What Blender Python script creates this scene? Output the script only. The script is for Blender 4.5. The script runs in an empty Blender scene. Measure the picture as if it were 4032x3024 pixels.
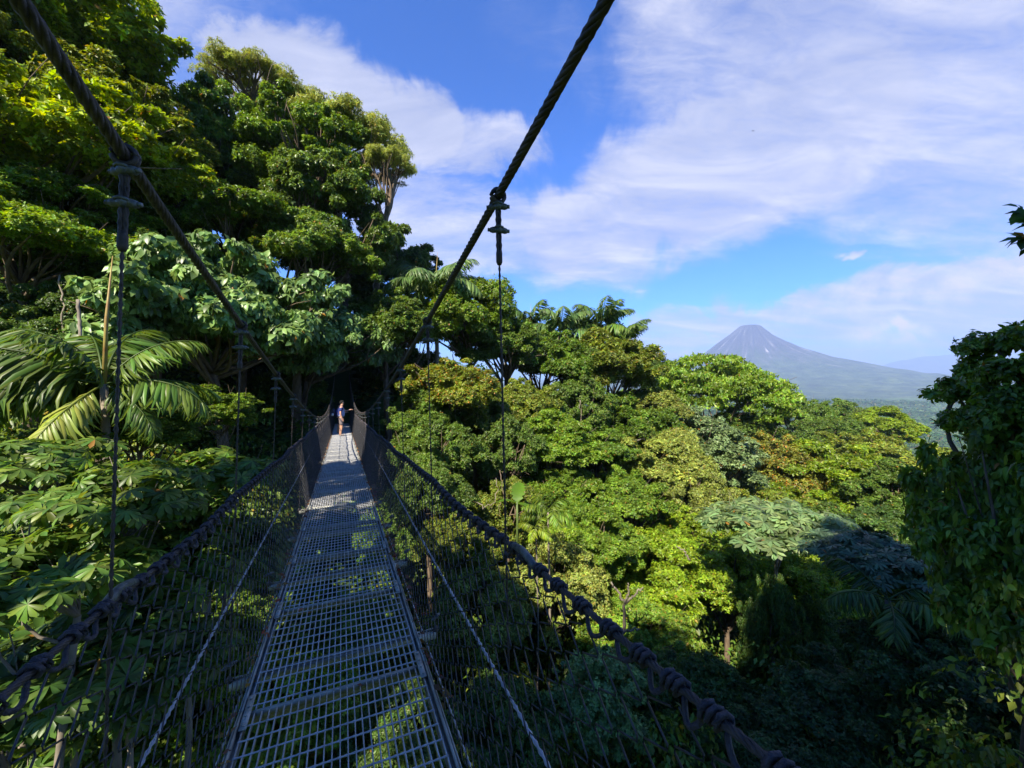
import bpy, math, random
import numpy as np
from math import sin, cos, pi, radians, atan2, sqrt

# ------------------------------------------------------------------ setup
SC = bpy.context.scene
COL = SC.collection
HEAD = math.atan(170.0 / 400.0)              # camera heading, clockwise from the bridge axis (+Y)
FWD = np.array([sin(HEAD), cos(HEAD), 0.0])
RGT = np.array([cos(HEAD), -sin(HEAD), 0.0])
UP = np.array([0, 0, 1.0])

def at(px, py, d):
    """world point that stands d metres ahead of the viewpoint in the direction px, py of the photograph"""
    return FWD * d + RGT * ((px - 512) / 400.0 * d) + UP * ((375 - py) / 400.0 * d)

cam_d = bpy.data.cameras.new('camera')
cam = bpy.data.objects.new('camera', cam_d)
COL.objects.link(cam)
cam_d.sensor_width = 36.0
cam_d.lens = 400 / 1024 * 36
cam_d.shift_y = -9 / 1024
cam_d.clip_start = 0.05
cam_d.clip_end = 60000
cam.rotation_euler = (radians(90), 0, -HEAD)
SC.camera = cam

# ------------------------------------------------------------------ mesh helpers
def mesh_from(name, V, faces, smooth=False):
    """V (n,3); faces: list of (m,k) int arrays, each of one face size"""
    me = bpy.data.meshes.new(name)
    V = np.asarray(V, np.float32).reshape(-1, 3)
    faces = [np.asarray(f, np.int32) for f in faces if len(f)]
    loops = np.concatenate([f.ravel() for f in faces])
    sizes = np.concatenate([np.full(len(f), f.shape[1], np.int32) for f in faces])
    starts = np.concatenate([[0], np.cumsum(sizes)[:-1]]).astype(np.int32)
    me.vertices.add(len(V)); me.vertices.foreach_set('co', V.ravel())
    me.loops.add(len(loops)); me.loops.foreach_set('vertex_index', loops)
    me.polygons.add(len(sizes)); me.polygons.foreach_set('loop_start', starts)
    me.polygons.foreach_set('loop_total', sizes)
    if smooth:
        me.polygons.foreach_set('use_smooth', np.ones(len(sizes), bool))
    me.update(calc_edges=True)
    return me

class MB:
    """collects shapes for ONE mesh object"""
    def __init__(s): s.V = []; s.F = {}; s.n = 0
    def add(s, V, faces):
        V = np.asarray(V, float).reshape(-1, 3)
        for f in faces:
            f = np.asarray(f, int)
            if len(f): s.F.setdefault(f.shape[1], []).append(f + s.n)
        s.V.append(V); s.n += len(V)
    def box(s, x0, x1, y0, y1, z0, z1):
        V = [(x, y, z) for z in (z0, z1) for y in (y0, y1) for x in (x0, x1)]
        s.add(V, [[(0,2,3,1),(4,5,7,6),(0,1,5,4),(2,6,7,3),(0,4,6,2),(1,3,7,5)]])
    def tube(s, P, r, sides=6, caps=True):
        P = np.asarray(P, float); n = len(P)
        r = np.broadcast_to(np.asarray(r, float), (n,))
        T = np.gradient(P, axis=0); T /= np.linalg.norm(T, axis=1)[:, None] + 1e-12
        ref = np.array([0, 0, 1.0]) if abs(T[:, 2]).mean() < .8 else np.array([1.0, 0, 0])
        A = np.cross(T, ref); A /= np.linalg.norm(A, axis=1)[:, None] + 1e-12
        B = np.cross(T, A)
        a = np.arange(sides) * 2 * pi / sides
        V = P[:, None] + r[:, None, None] * (A[:, None] * np.cos(a)[None, :, None] + B[:, None] * np.sin(a)[None, :, None])
        i = np.arange(n - 1)[:, None] * sides; j = np.arange(sides)[None]; k = (j + 1) % sides
        q = np.stack([i + j, i + k, i + sides + k, i + sides + j], -1).reshape(-1, 4)
        s.add(V, [q] + ([[list(range(sides))[::-1]], [[(n - 1) * sides + t for t in range(sides)]]] if caps and sides > 2 else []))
    def rope(s, P, R, strands=6, pitch=.2, sides=5, ratio=.42):
        """laid strands round the path P"""
        P = np.asarray(P, float)
        L = np.concatenate([[0], np.cumsum(np.linalg.norm(np.diff(P, axis=0), axis=1))])
        T = np.gradient(P, axis=0); T /= np.linalg.norm(T, axis=1)[:, None] + 1e-12
        ref = np.array([0, 0, 1.0]) if abs(T[:, 2]).mean() < .8 else np.array([1.0, 0, 0])
        A = np.cross(T, ref); A /= np.linalg.norm(A, axis=1)[:, None] + 1e-12
        B = np.cross(T, A)
        for k in range(strands):
            ph = 2 * pi * (L / pitch + k / strands)
            s.tube(P + R * (1 - ratio) * (A * np.cos(ph)[:, None] + B * np.sin(ph)[:, None]), R * ratio, sides, False)
    def ball(s, c, r, nu=8, nv=6):
        r = np.broadcast_to(np.asarray(r, float), (3,)); V = []; F = []
        for i in range(nv + 1):
            t = pi * i / nv
            for j in range(nu):
                a = 2 * pi * j / nu
                V.append((c[0] + r[0] * sin(t) * cos(a), c[1] + r[1] * sin(t) * sin(a), c[2] + r[2] * cos(t)))
        for i in range(nv):
            for j in range(nu):
                F.append((i * nu + j, (i + 1) * nu + j, (i + 1) * nu + (j + 1) % nu, i * nu + (j + 1) % nu))
        s.add(V, [F])
    def mesh(s, name, smooth=False):
        return mesh_from(name, np.concatenate(s.V), [np.concatenate(f) for f in s.F.values()], smooth)
    def build(s, name, mat, parent=None, smooth=False):
        return place(name, s.mesh(name, smooth), mat, parent)

def place(name, me, mat=None, parent=None, loc=(0, 0, 0), rot=(0, 0, 0), scl=(1, 1, 1)):
    if mat is not None and not me.materials: me.materials.append(mat)
    o = bpy.data.objects.new(name, me)
    COL.objects.link(o)
    o.location = loc; o.rotation_euler = rot; o.scale = scl
    if parent is not None: o.parent = parent
    return o

def tag(o, label=None, cat=None, group=None, kind=None):
    if label: o['label'] = label
    if cat: o['category'] = cat
    if group: o['group'] = group
    if kind: o['kind'] = kind
    return o

def empty(name, loc, label, cat, group=None, rz=0):
    o = bpy.data.objects.new(name, None); COL.objects.link(o)
    o.empty_display_size = .3
    o.location = loc; o.rotation_euler = (0, 0, rz)
    return tag(o, label, cat, group)

# ------------------------------------------------------------------ material helpers
def new_mat(name):
    m = bpy.data.materials.new(name); m.use_nodes = True
    nt = m.node_tree; nt.nodes.clear()
    return m, nt
def N(nt, t, **kw):
    n = nt.nodes.new(t)
    for k, v in kw.items():
        if k.startswith('i_'):
            key = k[2:]; key = int(key) if key.isdigit() else key.replace('_', ' ')
            n.inputs[key].default_value = v
        else: setattr(n, k, v)
    return n
def ramp(nt, fac, stops):
    r = N(nt, 'ShaderNodeValToRGB'); cr = r.color_ramp
    while len(cr.elements) < len(stops): cr.elements.new(.5)
    for e, (p, c) in zip(cr.elements, stops):
        e.position = p; e.color = (*c, 1) if len(c) == 3 else c
    nt.links.new(fac, r.inputs[0]); return r.outputs[0]

def leaf_mat(name, gloss=.42, trans=.32, hue=.03, yellow=-.006, odd=(.30, .16, .03)):
    """foliage: the colour comes from the object's own colour, varied leaf by leaf"""
    m, nt = new_mat(name); L = nt.links.new
    oi = N(nt, 'ShaderNodeObjectInfo'); g = N(nt, 'ShaderNodeNewGeometry')
    hsv = N(nt, 'ShaderNodeHueSaturation')
    h = N(nt, 'ShaderNodeMapRange', i_3=.5 - hue, i_4=.5 + hue); L(g.outputs['Random Per Island'], h.inputs[0])
    wn = N(nt, 'ShaderNodeTexWhiteNoise', noise_dimensions='1D'); L(g.outputs['Random Per Island'], wn.inputs['W'])
    v = N(nt, 'ShaderNodeMapRange', i_3=.55, i_4=1.5); L(wn.outputs['Value'], v.inputs[0])
    tc = N(nt, 'ShaderNodeTexCoord'); ns = N(nt, 'ShaderNodeTexNoise', i_Scale=.75, i_Detail=3.0); L(tc.outputs['Object'], ns.inputs['Vector'])
    pv = N(nt, 'ShaderNodeMapRange', i_1=.32, i_2=.68, i_3=.62, i_4=1.42); L(ns.outputs[0], pv.inputs[0])
    mul = N(nt, 'ShaderNodeMath', operation='MULTIPLY'); L(v.outputs[0], mul.inputs[0]); L(pv.outputs[0], mul.inputs[1])
    L(h.outputs[0], hsv.inputs['Hue']); L(mul.outputs[0], hsv.inputs['Value']); L(oi.outputs['Color'], hsv.inputs['Color'])
    col = hsv.outputs[0]
    # a few old leaves are brown or yellow
    lt = N(nt, 'ShaderNodeMath', operation='LESS_THAN', i_1=yellow + .012)
    wn2 = N(nt, 'ShaderNodeTexWhiteNoise', noise_dimensions='1D')
    ad = N(nt, 'ShaderNodeMath', operation='ADD', i_1=7.3); L(g.outputs['Random Per Island'], ad.inputs[0]); L(ad.outputs[0], wn2.inputs['W'])
    L(wn2.outputs['Value'], lt.inputs[0])
    mx = N(nt, 'ShaderNodeMix', data_type='RGBA'); mx.inputs[7].default_value = (*odd, 1)
    L(lt.outputs[0], mx.inputs[0]); L(col, mx.inputs[6])
    p = N(nt, 'ShaderNodeBsdfPrincipled', i_Roughness=gloss); p.inputs['Specular IOR Level'].default_value = .38
    L(mx.outputs[2], p.inputs['Base Color'])
    t = N(nt, 'ShaderNodeBsdfTranslucent')
    bc = N(nt, 'ShaderNodeHueSaturation', i_Hue=.48, i_Saturation=1.1, i_Value=1.5); L(mx.outputs[2], bc.inputs['Color']); L(bc.outputs[0], t.inputs[0])
    ms = N(nt, 'ShaderNodeMixShader', i_0=trans); L(p.outputs[0], ms.inputs[1]); L(t.outputs[0], ms.inputs[2])
    out = N(nt, 'ShaderNodeOutputMaterial'); L(ms.outputs[0], out.inputs[0])
    return m

def simple_mat(name, c1, c2, scale=8, rough=.6, metal=0, bump=.0, stretch=None, detail=4, coord='Object'):
    m, nt = new_mat(name); L = nt.links.new
    tc = N(nt, 'ShaderNodeTexCoord'); vec = tc.outputs[coord]
    if stretch:
        mp = N(nt, 'ShaderNodeMapping'); mp.inputs['Scale'].default_value = stretch; L(vec, mp.inputs[0]); vec = mp.outputs[0]
    ns = N(nt, 'ShaderNodeTexNoise', i_Scale=scale, i_Detail=detail, i_Roughness=.65); L(vec, ns.inputs['Vector'])
    c = ramp(nt, ns.outputs[0], [(.32, c1), (.68, c2)])
    p = N(nt, 'ShaderNodeBsdfPrincipled', i_Roughness=rough, i_Metallic=metal); L(c, p.inputs['Base Color'])
    if bump:
        b = N(nt, 'ShaderNodeBump', i_Strength=bump, i_Distance=.02); L(ns.outputs[0], b.inputs['Height']); L(b.outputs[0], p.inputs['Normal'])
    out = N(nt, 'ShaderNodeOutputMaterial'); L(p.outputs[0], out.inputs[0])
    return m

M = dict(
    leaf=leaf_mat('foliage', .42, .44), waxy=leaf_mat('glossy_foliage', .38, .32, .02), mixed=leaf_mat('mixed_foliage', .45, .36, .035, .02, (.30, .22, .03)),
    orange=leaf_mat('orange_tipped_foliage', .45, .34, .035, .055, (.42, .19, .03)),
    bark=simple_mat('bark', (.055, .038, .022), (.17, .125, .08), 6, .9, 0, .6, (1, 1, .35)),
    pale_bark=simple_mat('pale_bark', (.10, .085, .06), (.23, .195, .15), 5, .85, 0, .4, (1, 1, .4)),
    galv=simple_mat('galvanised_steel', (.26, .27, .275), (.50, .505, .505), 14, .5, .12, .15),
    plate=simple_mat('dull_steel_plate', (.20, .21, .18), (.42, .42, .36), 12, .6, .3, .2),
    cable=simple_mat('weathered_wire_rope', (.018, .016, .017), (.075, .060, .052), 25, .6, .25, .3),
    rust=simple_mat('rusty_wire_rope', (.05, .032, .026), (.15, .10, .075), 20, .65, .2, .3),
    bluecable=simple_mat('zinc_cable', (.24, .28, .36), (.42, .46, .55), 18, .4, .4, .1),
    clip=simple_mat('greyed_cable_clip', (.03, .035, .036), (.13, .15, .145), 35, .5, .4, .3),
    wire=simple_mat('dark_coated_wire', (.020, .021, .026), (.060, .060, .066), 9, .5, .2),
    rope=simple_mat('black_lacing_rope', (.014, .013, .018), (.05, .045, .055), 60, .7, 0, .5),
)

# ------------------------------------------------------------------ leaf shapes (x = across, y = along, z = normal)
RHOMB = (np.array([(0, 0, 0), (.27, .42, .07), (0, 1, -.12), (-.27, .45, .07)]), [np.array([(0, 1, 2), (0, 2, 3)])])
OVAL = (np.array([(0, 0, 0), (.20, .22, .05), (.25, .6, .03), (0, 1, -.22), (-.25, .6, .03), (-.20, .22, .05), (0, .25, 0), (0, .62, -.05)]),
        [np.array([(0, 1, 6), (2, 3, 7), (0, 6, 5), (7, 3, 4)]), np.array([(1, 2, 7, 6), (6, 7, 4, 5)])])
LOBE = (np.array([(0, 0, 0), (.10, .35, .02), (.16, .75, -.06), (0, 1, -.22), (-.16, .75, -.06), (-.10, .35, .02), (0, .35, -.02), (0, .72, -.10)]),
        [np.array([(0, 1, 6), (2, 3, 7), (0, 6, 5), (7, 3, 4)]), np.array([(1, 2, 7, 6), (6, 7, 4, 5)])])
SLIM = (np.array([(0, 0, 0), (.12, .4, .03), (0, 1, -.15), (-.12, .4, .03)]), [np.array([(0, 1, 2), (0, 2, 3)])])

def unit(v): return v / (np.linalg.norm(v, axis=-1, keepdims=True) + 1e-9)

def scatter(tmpl, P, D, Nn, S):
    """copies of a leaf shape at P, pointing along D, face normal about Nn, size S -> V, faces"""
    tv, tf = tmpl
    D = unit(D); X = unit(np.cross(D, Nn)); Z = np.cross(X, D)
    S = np.asarray(S, float).reshape(-1, 1, 1)
    V = P[:, None] + S * (tv[None, :, 0:1] * X[:, None] + tv[None, :, 1:2] * D[:, None] + tv[None, :, 2:3] * Z[:, None])
    off = (np.arange(len(P)) * len(tv))[:, None, None]
    return V.reshape(-1, 3), [(f[None] + off).reshape(-1, f.shape[1]) for f in tf]

def rdir(rng, n, zlo=-1.0, zhi=1.0):
    z = rng.uniform(zlo, zhi, n); a = rng.uniform(0, 2 * pi, n); r = np.sqrt(1 - z * z)
    return np.stack([r * np.cos(a), r * np.sin(a), z], 1)

def clump_leaves(rng, C, rc, per, flat, leaf, tmpl, droop):
    """leaves over the upper shells of clumps"""
    k = 6                                   # leaves to a twig tip
    n = len(C) * per // k
    pw = rc ** 1.7 / (rc ** 1.7).sum(); ci = rng.choice(len(C), n, p=pw)
    d = rdir(rng, n, -.55, 1.0)
    rr = rc[ci] * (1.04 - np.abs(rng.normal(0, .24, n)))
    lump = 1 + .2 * np.sin(d[:, 0] * 7 + ci) * np.cos(d[:, 1] * 6 + ci * 2)
    P0 = C[ci] + d * (rr * lump)[:, None] * np.array([1, 1, flat])
    ax = unit(d * .8 + UP * .35 + rng.normal(0, .4, (n, 3)))
    u = unit(np.cross(ax, rng.normal(0, 1, (n, 3)))); w = np.cross(ax, u)
    P0 = np.repeat(P0, k, 0); A = np.repeat(ax, k, 0); a = np.tile(np.arange(k) * 2.4, n) + np.repeat(rng.uniform(0, 6, n), k)
    ring = np.repeat(u, k, 0) * np.cos(a)[:, None] + np.repeat(w, k, 0) * np.sin(a)[:, None]
    m = n * k
    D = ring + A * rng.uniform(-.1, .8, (m, 1)) - UP * droop * rng.uniform(.5, 1.3, (m, 1)) + rng.normal(0, .25, (m, 3))
    Nn = unit(A * .9 + UP * .5 + rng.normal(0, .35, (m, 3)))
    P = P0 + A * rng.uniform(-.35, .25, (m, 1)) * leaf
    sz = np.repeat(rng.uniform(.75, 1.2, n), k)
    return scatter(tmpl, P, D, Nn, leaf * sz * rng.uniform(.7, 1.15, m))

CROWNS = {}
def crown(kind):
    """one of the crown meshes, all about 5 m in radius; returns mesh, clump centres"""
    if kind in CROWNS: return CROWNS[kind]
    base, seed = kind[:-1], ord(kind[-1]) * 7 + len(kind)
    rng = np.random.default_rng(seed)
    mb = MB()
    def sphere_clumps(n, lo, rmin, rmax, s, rc0, rc1):
        best = []
        cand = rdir(rng, n * 6, lo, 1)
        for c in cand:
            if all((c - b) @ (c - b) > 1.9 / n for b in best): best.append(c)
            if len(best) >= n: break
        d = np.array(best)
        q = rng.normal(0, 1, (3, 3)); bulge = 1 + .13 * np.sin(d @ q[0] * 2.2) + .10 * np.sin(d @ q[1] * 3.5 + 1)      # no two sides alike
        C = d * rng.uniform(rmin * .86, rmax * 1.04, (len(d), 1)) * bulge[:, None] * np.array(s)
        rc = rng.uniform(rc0 * .6, rc1, len(d))
        # sprays that stand out of the crown
        m = len(d) // 2; e = rdir(rng, m, -.1, 1)
        C2 = e * (rmax * rng.uniform(1.0, 1.24, m))[:, None] * np.array(s)
        return np.vstack([C, C2]), np.concatenate([rc, rng.uniform(.28, .6, m)])
    if base == 'round':
        C, rc = sphere_clumps(46, -.35, 3.1, 4.7, (1, 1, .85), .95, 1.75)
        V, F = clump_leaves(rng, C, rc, 1300, .8, .27, RHOMB, .35); mb.add(V, F)
    elif base == 'dense':
        C, rc = sphere_clumps(70, -.6, 3.6, 4.7, (1, 1, 1.05), .8, 1.35)
        V, F = clump_leaves(rng, C, rc, 1050, .75, .26, RHOMB, .5); mb.add(V, F)
    elif base == 'layer':
        C, rc = sphere_clumps(40, -.25, 2.4, 4.4, (1.05, 1.05, .78), .9, 1.7)
        V, F = clump_leaves(rng, C, rc, 1300, .48, .25, RHOMB, .15); mb.add(V, F)
    elif base == 'umbrella':
        n = 260
        a = rng.uniform(0, 2 * pi, n); r = np.sqrt(rng.uniform(0.01, 1, n)) * 4.6
        C = np.stack([r * np.cos(a), r * np.sin(a), 2.3 * (1 - (r / 4.9) ** 2) + rng.uniform(-1.6, .2, n) * (1 - .4 * r / 5)], 1); rc = rng.uniform(.4, .8, n)
        V, F = clump_leaves(rng, C, rc, 300, .26, .17, RHOMB, .05); mb.add(V, F)
    elif base == 'open':
        n = 130
        a = rng.uniform(0, 2 * pi, n); r = np.sqrt(rng.uniform(0.05, 1, n)) * 4.5
        C = np.stack([r * np.cos(a), r * np.sin(a), 1.4 * (1 - (r / 4.6) ** 2) + rng.normal(0, .6, n)], 1); rc = rng.uniform(.5, .95, n)
        V, F = clump_leaves(rng, C, rc, 360, .5, .26, SLIM, .3); mb.add(V, F)
    elif base == 'mound':            # vine-smothered hump
        C, rc = sphere_clumps(60, -.5, 3.5, 4.3, (1, 1, 1.1), .9, 1.3)
        V, F = clump_leaves(rng, C, rc, 1000, 1.0, .24, RHOMB, 1.1); mb.add(V, F)
    elif base == 'droop':            # large hanging oval leaves in tiers
        C, rc = sphere_clumps(44, -.5, 2.6, 4.5, (1.1, 1.1, .75), .9, 1.5)
        V, F = clump_leaves(rng, C, rc, 640, .6, .42, OVAL, 1.2); mb.add(V, F)
    elif base == 'bigleaf':
        C, rc = sphere_clumps(60, -.8, 2.4, 4.6, (1, 1, 1), .8, 1.5)
        V, F = clump_leaves(rng, C, rc, 300, .85, .44, OVAL, .45); mb.add(V, F)
    elif base == 'wide':            # the same habit seen near by: fewer, larger leaves
        n = 60
        a = rng.uniform(0, 2 * pi, n); r = np.sqrt(rng.uniform(0.02, 1, n)) * 4.6
        C = np.stack([r * np.cos(a), r * np.sin(a), 1.5 * (1 - (r / 4.8) ** 2) + rng.normal(0, .7, n)], 1)
        P = []; D = []; Z = []; S = []
        for c in C:
            for _ in range(rng.integers(5, 8)):
                dd = rdir(rng, 1, -.1, .6)[0]; hub = c + dd * rng.uniform(.5, 1.3)
                nn = unit(dd * .7 + UP * .8 + rng.normal(0, .3, 3))
                u = unit(np.cross(nn, rng.normal(0, 1, 3))); w = np.cross(nn, u); sz = rng.uniform(.7, 1.15)
                for k in range(9):
                    t = 2 * pi * k / 9.9 + .2
                    d2 = u * cos(t) + w * sin(t) - UP * .30 + nn * .10
                    P.append(hub); D.append(d2); Z.append(nn + rng.normal(0, .08, 3)); S.append(sz * rng.uniform(.8, 1.08) * (1.35 - .35 * abs(cos(t / 2))))
        V, F = scatter(LOBE, np.array(P), np.array(D), np.array(Z), np.array(S)); mb.add(V, F)
    elif base == 'palmate':          # umbrella-lobed leaves on upturned branch tips
        n = 95
        a = rng.uniform(0, 2 * pi, n); r = np.sqrt(rng.uniform(0.02, 1, n)) * 4.5
        C = np.stack([r * np.cos(a), r * np.sin(a), 1.3 * (1 - (r / 4.8) ** 2) + rng.normal(0, .35, n)], 1)
        P = []; D = []; Z = []; S = []
        for c in C[:]:
            for _ in range(rng.integers(5, 8)):
                dd = rdir(rng, 1, -.1, .6)[0]; hub = c + dd * rng.uniform(.5, .95)
                nn = unit(dd * .7 + UP * .8 + rng.normal(0, .25, 3))
                u = unit(np.cross(nn, rng.normal(0, 1, 3))); w = np.cross(nn, u); sz = rng.uniform(.75, 1.15)
                for k in range(9):
                    t = 2 * pi * k / 9.6 + .2
                    d2 = u * cos(t) + w * sin(t) - UP * .12 + nn * .12
                    P.append(hub); D.append(d2); Z.append(nn + rng.normal(0, .08, 3)); S.append(sz * rng.uniform(.85, 1.05) * .8)
        V, F = scatter(LOBE, np.array(P), np.array(D), np.array(Z), np.array(S)); mb.add(V, F)
    me = mb.mesh('crown_' + base)
    CROWNS[kind] = (me, C); return CROWNS[kind]

# ------------------------------------------------------------------ planting table
# kind, px, py, depth, half-width px, half-height px, trunk metres below the crown, colour, material, label, category, group
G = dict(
    deep=(.060, .112, .028), dark=(.074, .132, .024), mid=(.100, .166, .024), green=(.104, .178, .020), fresh=(.130, .212, .020),  # deep and dark are lightened to stand in for fill light in shade
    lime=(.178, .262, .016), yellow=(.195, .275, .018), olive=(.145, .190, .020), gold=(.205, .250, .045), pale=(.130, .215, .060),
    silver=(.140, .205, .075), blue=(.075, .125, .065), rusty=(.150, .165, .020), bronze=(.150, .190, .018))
T = []
def tree(kind, px, py, d, rx, ry, h, col, label, mat='leaf', cat='tree', group=None, name='broadleaf_tree', pale=False, rz=None, stretch=1.0):
    T.append(dict(kind=kind, px=px, py=py, d=d, rx=rx, ry=ry, h=h, col=G[col], label=label, mat=mat, cat=cat, group=group, name=name, pale=pale, rz=rz, stretch=stretch))

# --- hillside to the left of the bridge
LH = 'trees on the hillside left of the bridge'
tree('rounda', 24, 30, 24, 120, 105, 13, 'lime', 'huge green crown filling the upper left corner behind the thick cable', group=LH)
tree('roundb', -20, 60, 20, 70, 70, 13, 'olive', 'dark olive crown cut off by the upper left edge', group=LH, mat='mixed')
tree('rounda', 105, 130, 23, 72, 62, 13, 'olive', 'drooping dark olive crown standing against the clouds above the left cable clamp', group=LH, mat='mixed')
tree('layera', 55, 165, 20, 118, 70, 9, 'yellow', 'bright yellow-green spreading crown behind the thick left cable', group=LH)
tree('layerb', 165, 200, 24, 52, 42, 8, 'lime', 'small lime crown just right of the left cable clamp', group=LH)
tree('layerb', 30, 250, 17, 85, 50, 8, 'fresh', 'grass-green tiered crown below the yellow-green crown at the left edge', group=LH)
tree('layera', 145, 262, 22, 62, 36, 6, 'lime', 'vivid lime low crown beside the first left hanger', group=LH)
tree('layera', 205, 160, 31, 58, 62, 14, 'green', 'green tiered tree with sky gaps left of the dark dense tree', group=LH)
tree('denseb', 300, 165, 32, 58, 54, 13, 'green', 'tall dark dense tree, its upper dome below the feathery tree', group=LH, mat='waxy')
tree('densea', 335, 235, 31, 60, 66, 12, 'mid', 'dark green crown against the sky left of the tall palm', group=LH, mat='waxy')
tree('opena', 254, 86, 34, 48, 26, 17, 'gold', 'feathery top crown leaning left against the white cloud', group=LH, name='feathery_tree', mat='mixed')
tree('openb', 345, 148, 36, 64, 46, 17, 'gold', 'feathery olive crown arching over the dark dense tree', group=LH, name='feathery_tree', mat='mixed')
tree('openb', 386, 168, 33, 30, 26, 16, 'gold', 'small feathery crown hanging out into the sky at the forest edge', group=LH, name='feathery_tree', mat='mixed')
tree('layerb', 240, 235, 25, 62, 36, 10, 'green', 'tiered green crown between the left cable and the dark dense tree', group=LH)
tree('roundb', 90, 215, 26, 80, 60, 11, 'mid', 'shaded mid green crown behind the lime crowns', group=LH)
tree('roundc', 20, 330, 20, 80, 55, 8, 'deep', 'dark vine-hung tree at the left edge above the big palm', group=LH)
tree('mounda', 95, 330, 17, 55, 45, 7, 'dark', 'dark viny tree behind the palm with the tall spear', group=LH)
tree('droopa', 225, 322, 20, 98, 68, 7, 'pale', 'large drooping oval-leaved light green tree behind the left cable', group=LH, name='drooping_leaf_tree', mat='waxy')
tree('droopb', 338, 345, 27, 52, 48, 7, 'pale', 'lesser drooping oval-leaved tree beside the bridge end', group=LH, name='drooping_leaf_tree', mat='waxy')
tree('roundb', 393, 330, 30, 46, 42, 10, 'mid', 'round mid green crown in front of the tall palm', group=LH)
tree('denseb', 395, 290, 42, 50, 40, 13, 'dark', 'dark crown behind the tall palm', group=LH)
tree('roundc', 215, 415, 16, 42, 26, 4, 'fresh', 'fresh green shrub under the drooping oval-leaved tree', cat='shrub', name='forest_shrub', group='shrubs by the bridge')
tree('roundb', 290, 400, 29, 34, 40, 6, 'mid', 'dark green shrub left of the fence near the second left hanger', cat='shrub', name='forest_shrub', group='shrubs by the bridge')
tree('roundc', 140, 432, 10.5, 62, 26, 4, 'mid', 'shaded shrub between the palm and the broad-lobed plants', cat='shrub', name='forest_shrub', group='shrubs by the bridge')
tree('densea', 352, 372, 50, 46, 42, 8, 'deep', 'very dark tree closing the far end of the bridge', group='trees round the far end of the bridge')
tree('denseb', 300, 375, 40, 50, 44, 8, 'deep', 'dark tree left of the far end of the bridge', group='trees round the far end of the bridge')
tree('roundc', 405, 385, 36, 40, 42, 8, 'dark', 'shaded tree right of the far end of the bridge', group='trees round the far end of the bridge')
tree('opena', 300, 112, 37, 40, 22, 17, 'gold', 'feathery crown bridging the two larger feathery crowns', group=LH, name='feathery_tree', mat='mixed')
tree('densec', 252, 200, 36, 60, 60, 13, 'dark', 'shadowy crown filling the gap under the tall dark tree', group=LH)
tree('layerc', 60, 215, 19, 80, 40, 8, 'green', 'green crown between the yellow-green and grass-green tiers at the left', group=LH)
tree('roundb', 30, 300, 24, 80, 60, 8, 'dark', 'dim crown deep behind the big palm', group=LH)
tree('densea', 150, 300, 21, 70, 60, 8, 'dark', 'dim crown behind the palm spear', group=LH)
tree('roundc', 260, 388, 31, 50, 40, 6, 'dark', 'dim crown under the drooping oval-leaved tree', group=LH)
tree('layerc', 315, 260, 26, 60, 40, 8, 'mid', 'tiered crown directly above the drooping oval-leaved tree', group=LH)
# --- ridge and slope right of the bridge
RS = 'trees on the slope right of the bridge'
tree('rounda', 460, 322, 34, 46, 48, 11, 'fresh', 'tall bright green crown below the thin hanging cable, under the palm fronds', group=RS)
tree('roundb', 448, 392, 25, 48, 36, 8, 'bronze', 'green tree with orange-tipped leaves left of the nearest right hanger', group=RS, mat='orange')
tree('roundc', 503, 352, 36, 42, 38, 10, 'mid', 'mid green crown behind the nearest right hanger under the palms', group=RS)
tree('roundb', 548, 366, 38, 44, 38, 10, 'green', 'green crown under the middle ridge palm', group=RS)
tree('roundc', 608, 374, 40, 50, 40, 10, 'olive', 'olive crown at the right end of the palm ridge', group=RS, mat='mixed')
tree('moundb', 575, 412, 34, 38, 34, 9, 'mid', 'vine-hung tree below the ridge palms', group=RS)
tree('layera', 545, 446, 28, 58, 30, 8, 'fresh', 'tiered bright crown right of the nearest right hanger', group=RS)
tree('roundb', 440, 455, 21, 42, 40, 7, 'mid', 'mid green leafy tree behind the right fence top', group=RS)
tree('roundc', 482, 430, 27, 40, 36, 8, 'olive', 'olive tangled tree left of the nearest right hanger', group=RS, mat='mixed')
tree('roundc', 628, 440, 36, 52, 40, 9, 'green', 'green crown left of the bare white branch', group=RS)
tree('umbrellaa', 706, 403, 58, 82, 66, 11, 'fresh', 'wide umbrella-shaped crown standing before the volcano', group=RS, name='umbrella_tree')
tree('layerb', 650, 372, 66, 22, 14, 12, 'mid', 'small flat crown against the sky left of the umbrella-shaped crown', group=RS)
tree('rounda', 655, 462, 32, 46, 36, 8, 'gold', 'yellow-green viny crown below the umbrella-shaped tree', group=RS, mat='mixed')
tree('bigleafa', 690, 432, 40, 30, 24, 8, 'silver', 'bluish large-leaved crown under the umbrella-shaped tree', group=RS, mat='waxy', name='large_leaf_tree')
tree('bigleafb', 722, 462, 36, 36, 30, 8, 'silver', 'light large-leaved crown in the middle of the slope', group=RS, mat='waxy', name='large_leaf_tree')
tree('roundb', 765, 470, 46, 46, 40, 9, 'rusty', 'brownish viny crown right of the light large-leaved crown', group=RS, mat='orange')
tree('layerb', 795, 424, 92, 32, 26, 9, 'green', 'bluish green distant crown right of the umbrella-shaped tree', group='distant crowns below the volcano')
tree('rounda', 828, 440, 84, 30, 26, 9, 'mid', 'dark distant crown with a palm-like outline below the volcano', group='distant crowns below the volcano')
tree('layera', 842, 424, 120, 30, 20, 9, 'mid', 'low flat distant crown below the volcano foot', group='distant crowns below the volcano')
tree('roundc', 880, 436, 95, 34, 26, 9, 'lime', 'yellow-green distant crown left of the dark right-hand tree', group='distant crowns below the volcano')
tree('roundb', 870, 462, 66, 52, 34, 9, 'olive', 'grey-green distant crown with a pale bare stem', group='distant crowns below the volcano', mat='mixed')
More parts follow.
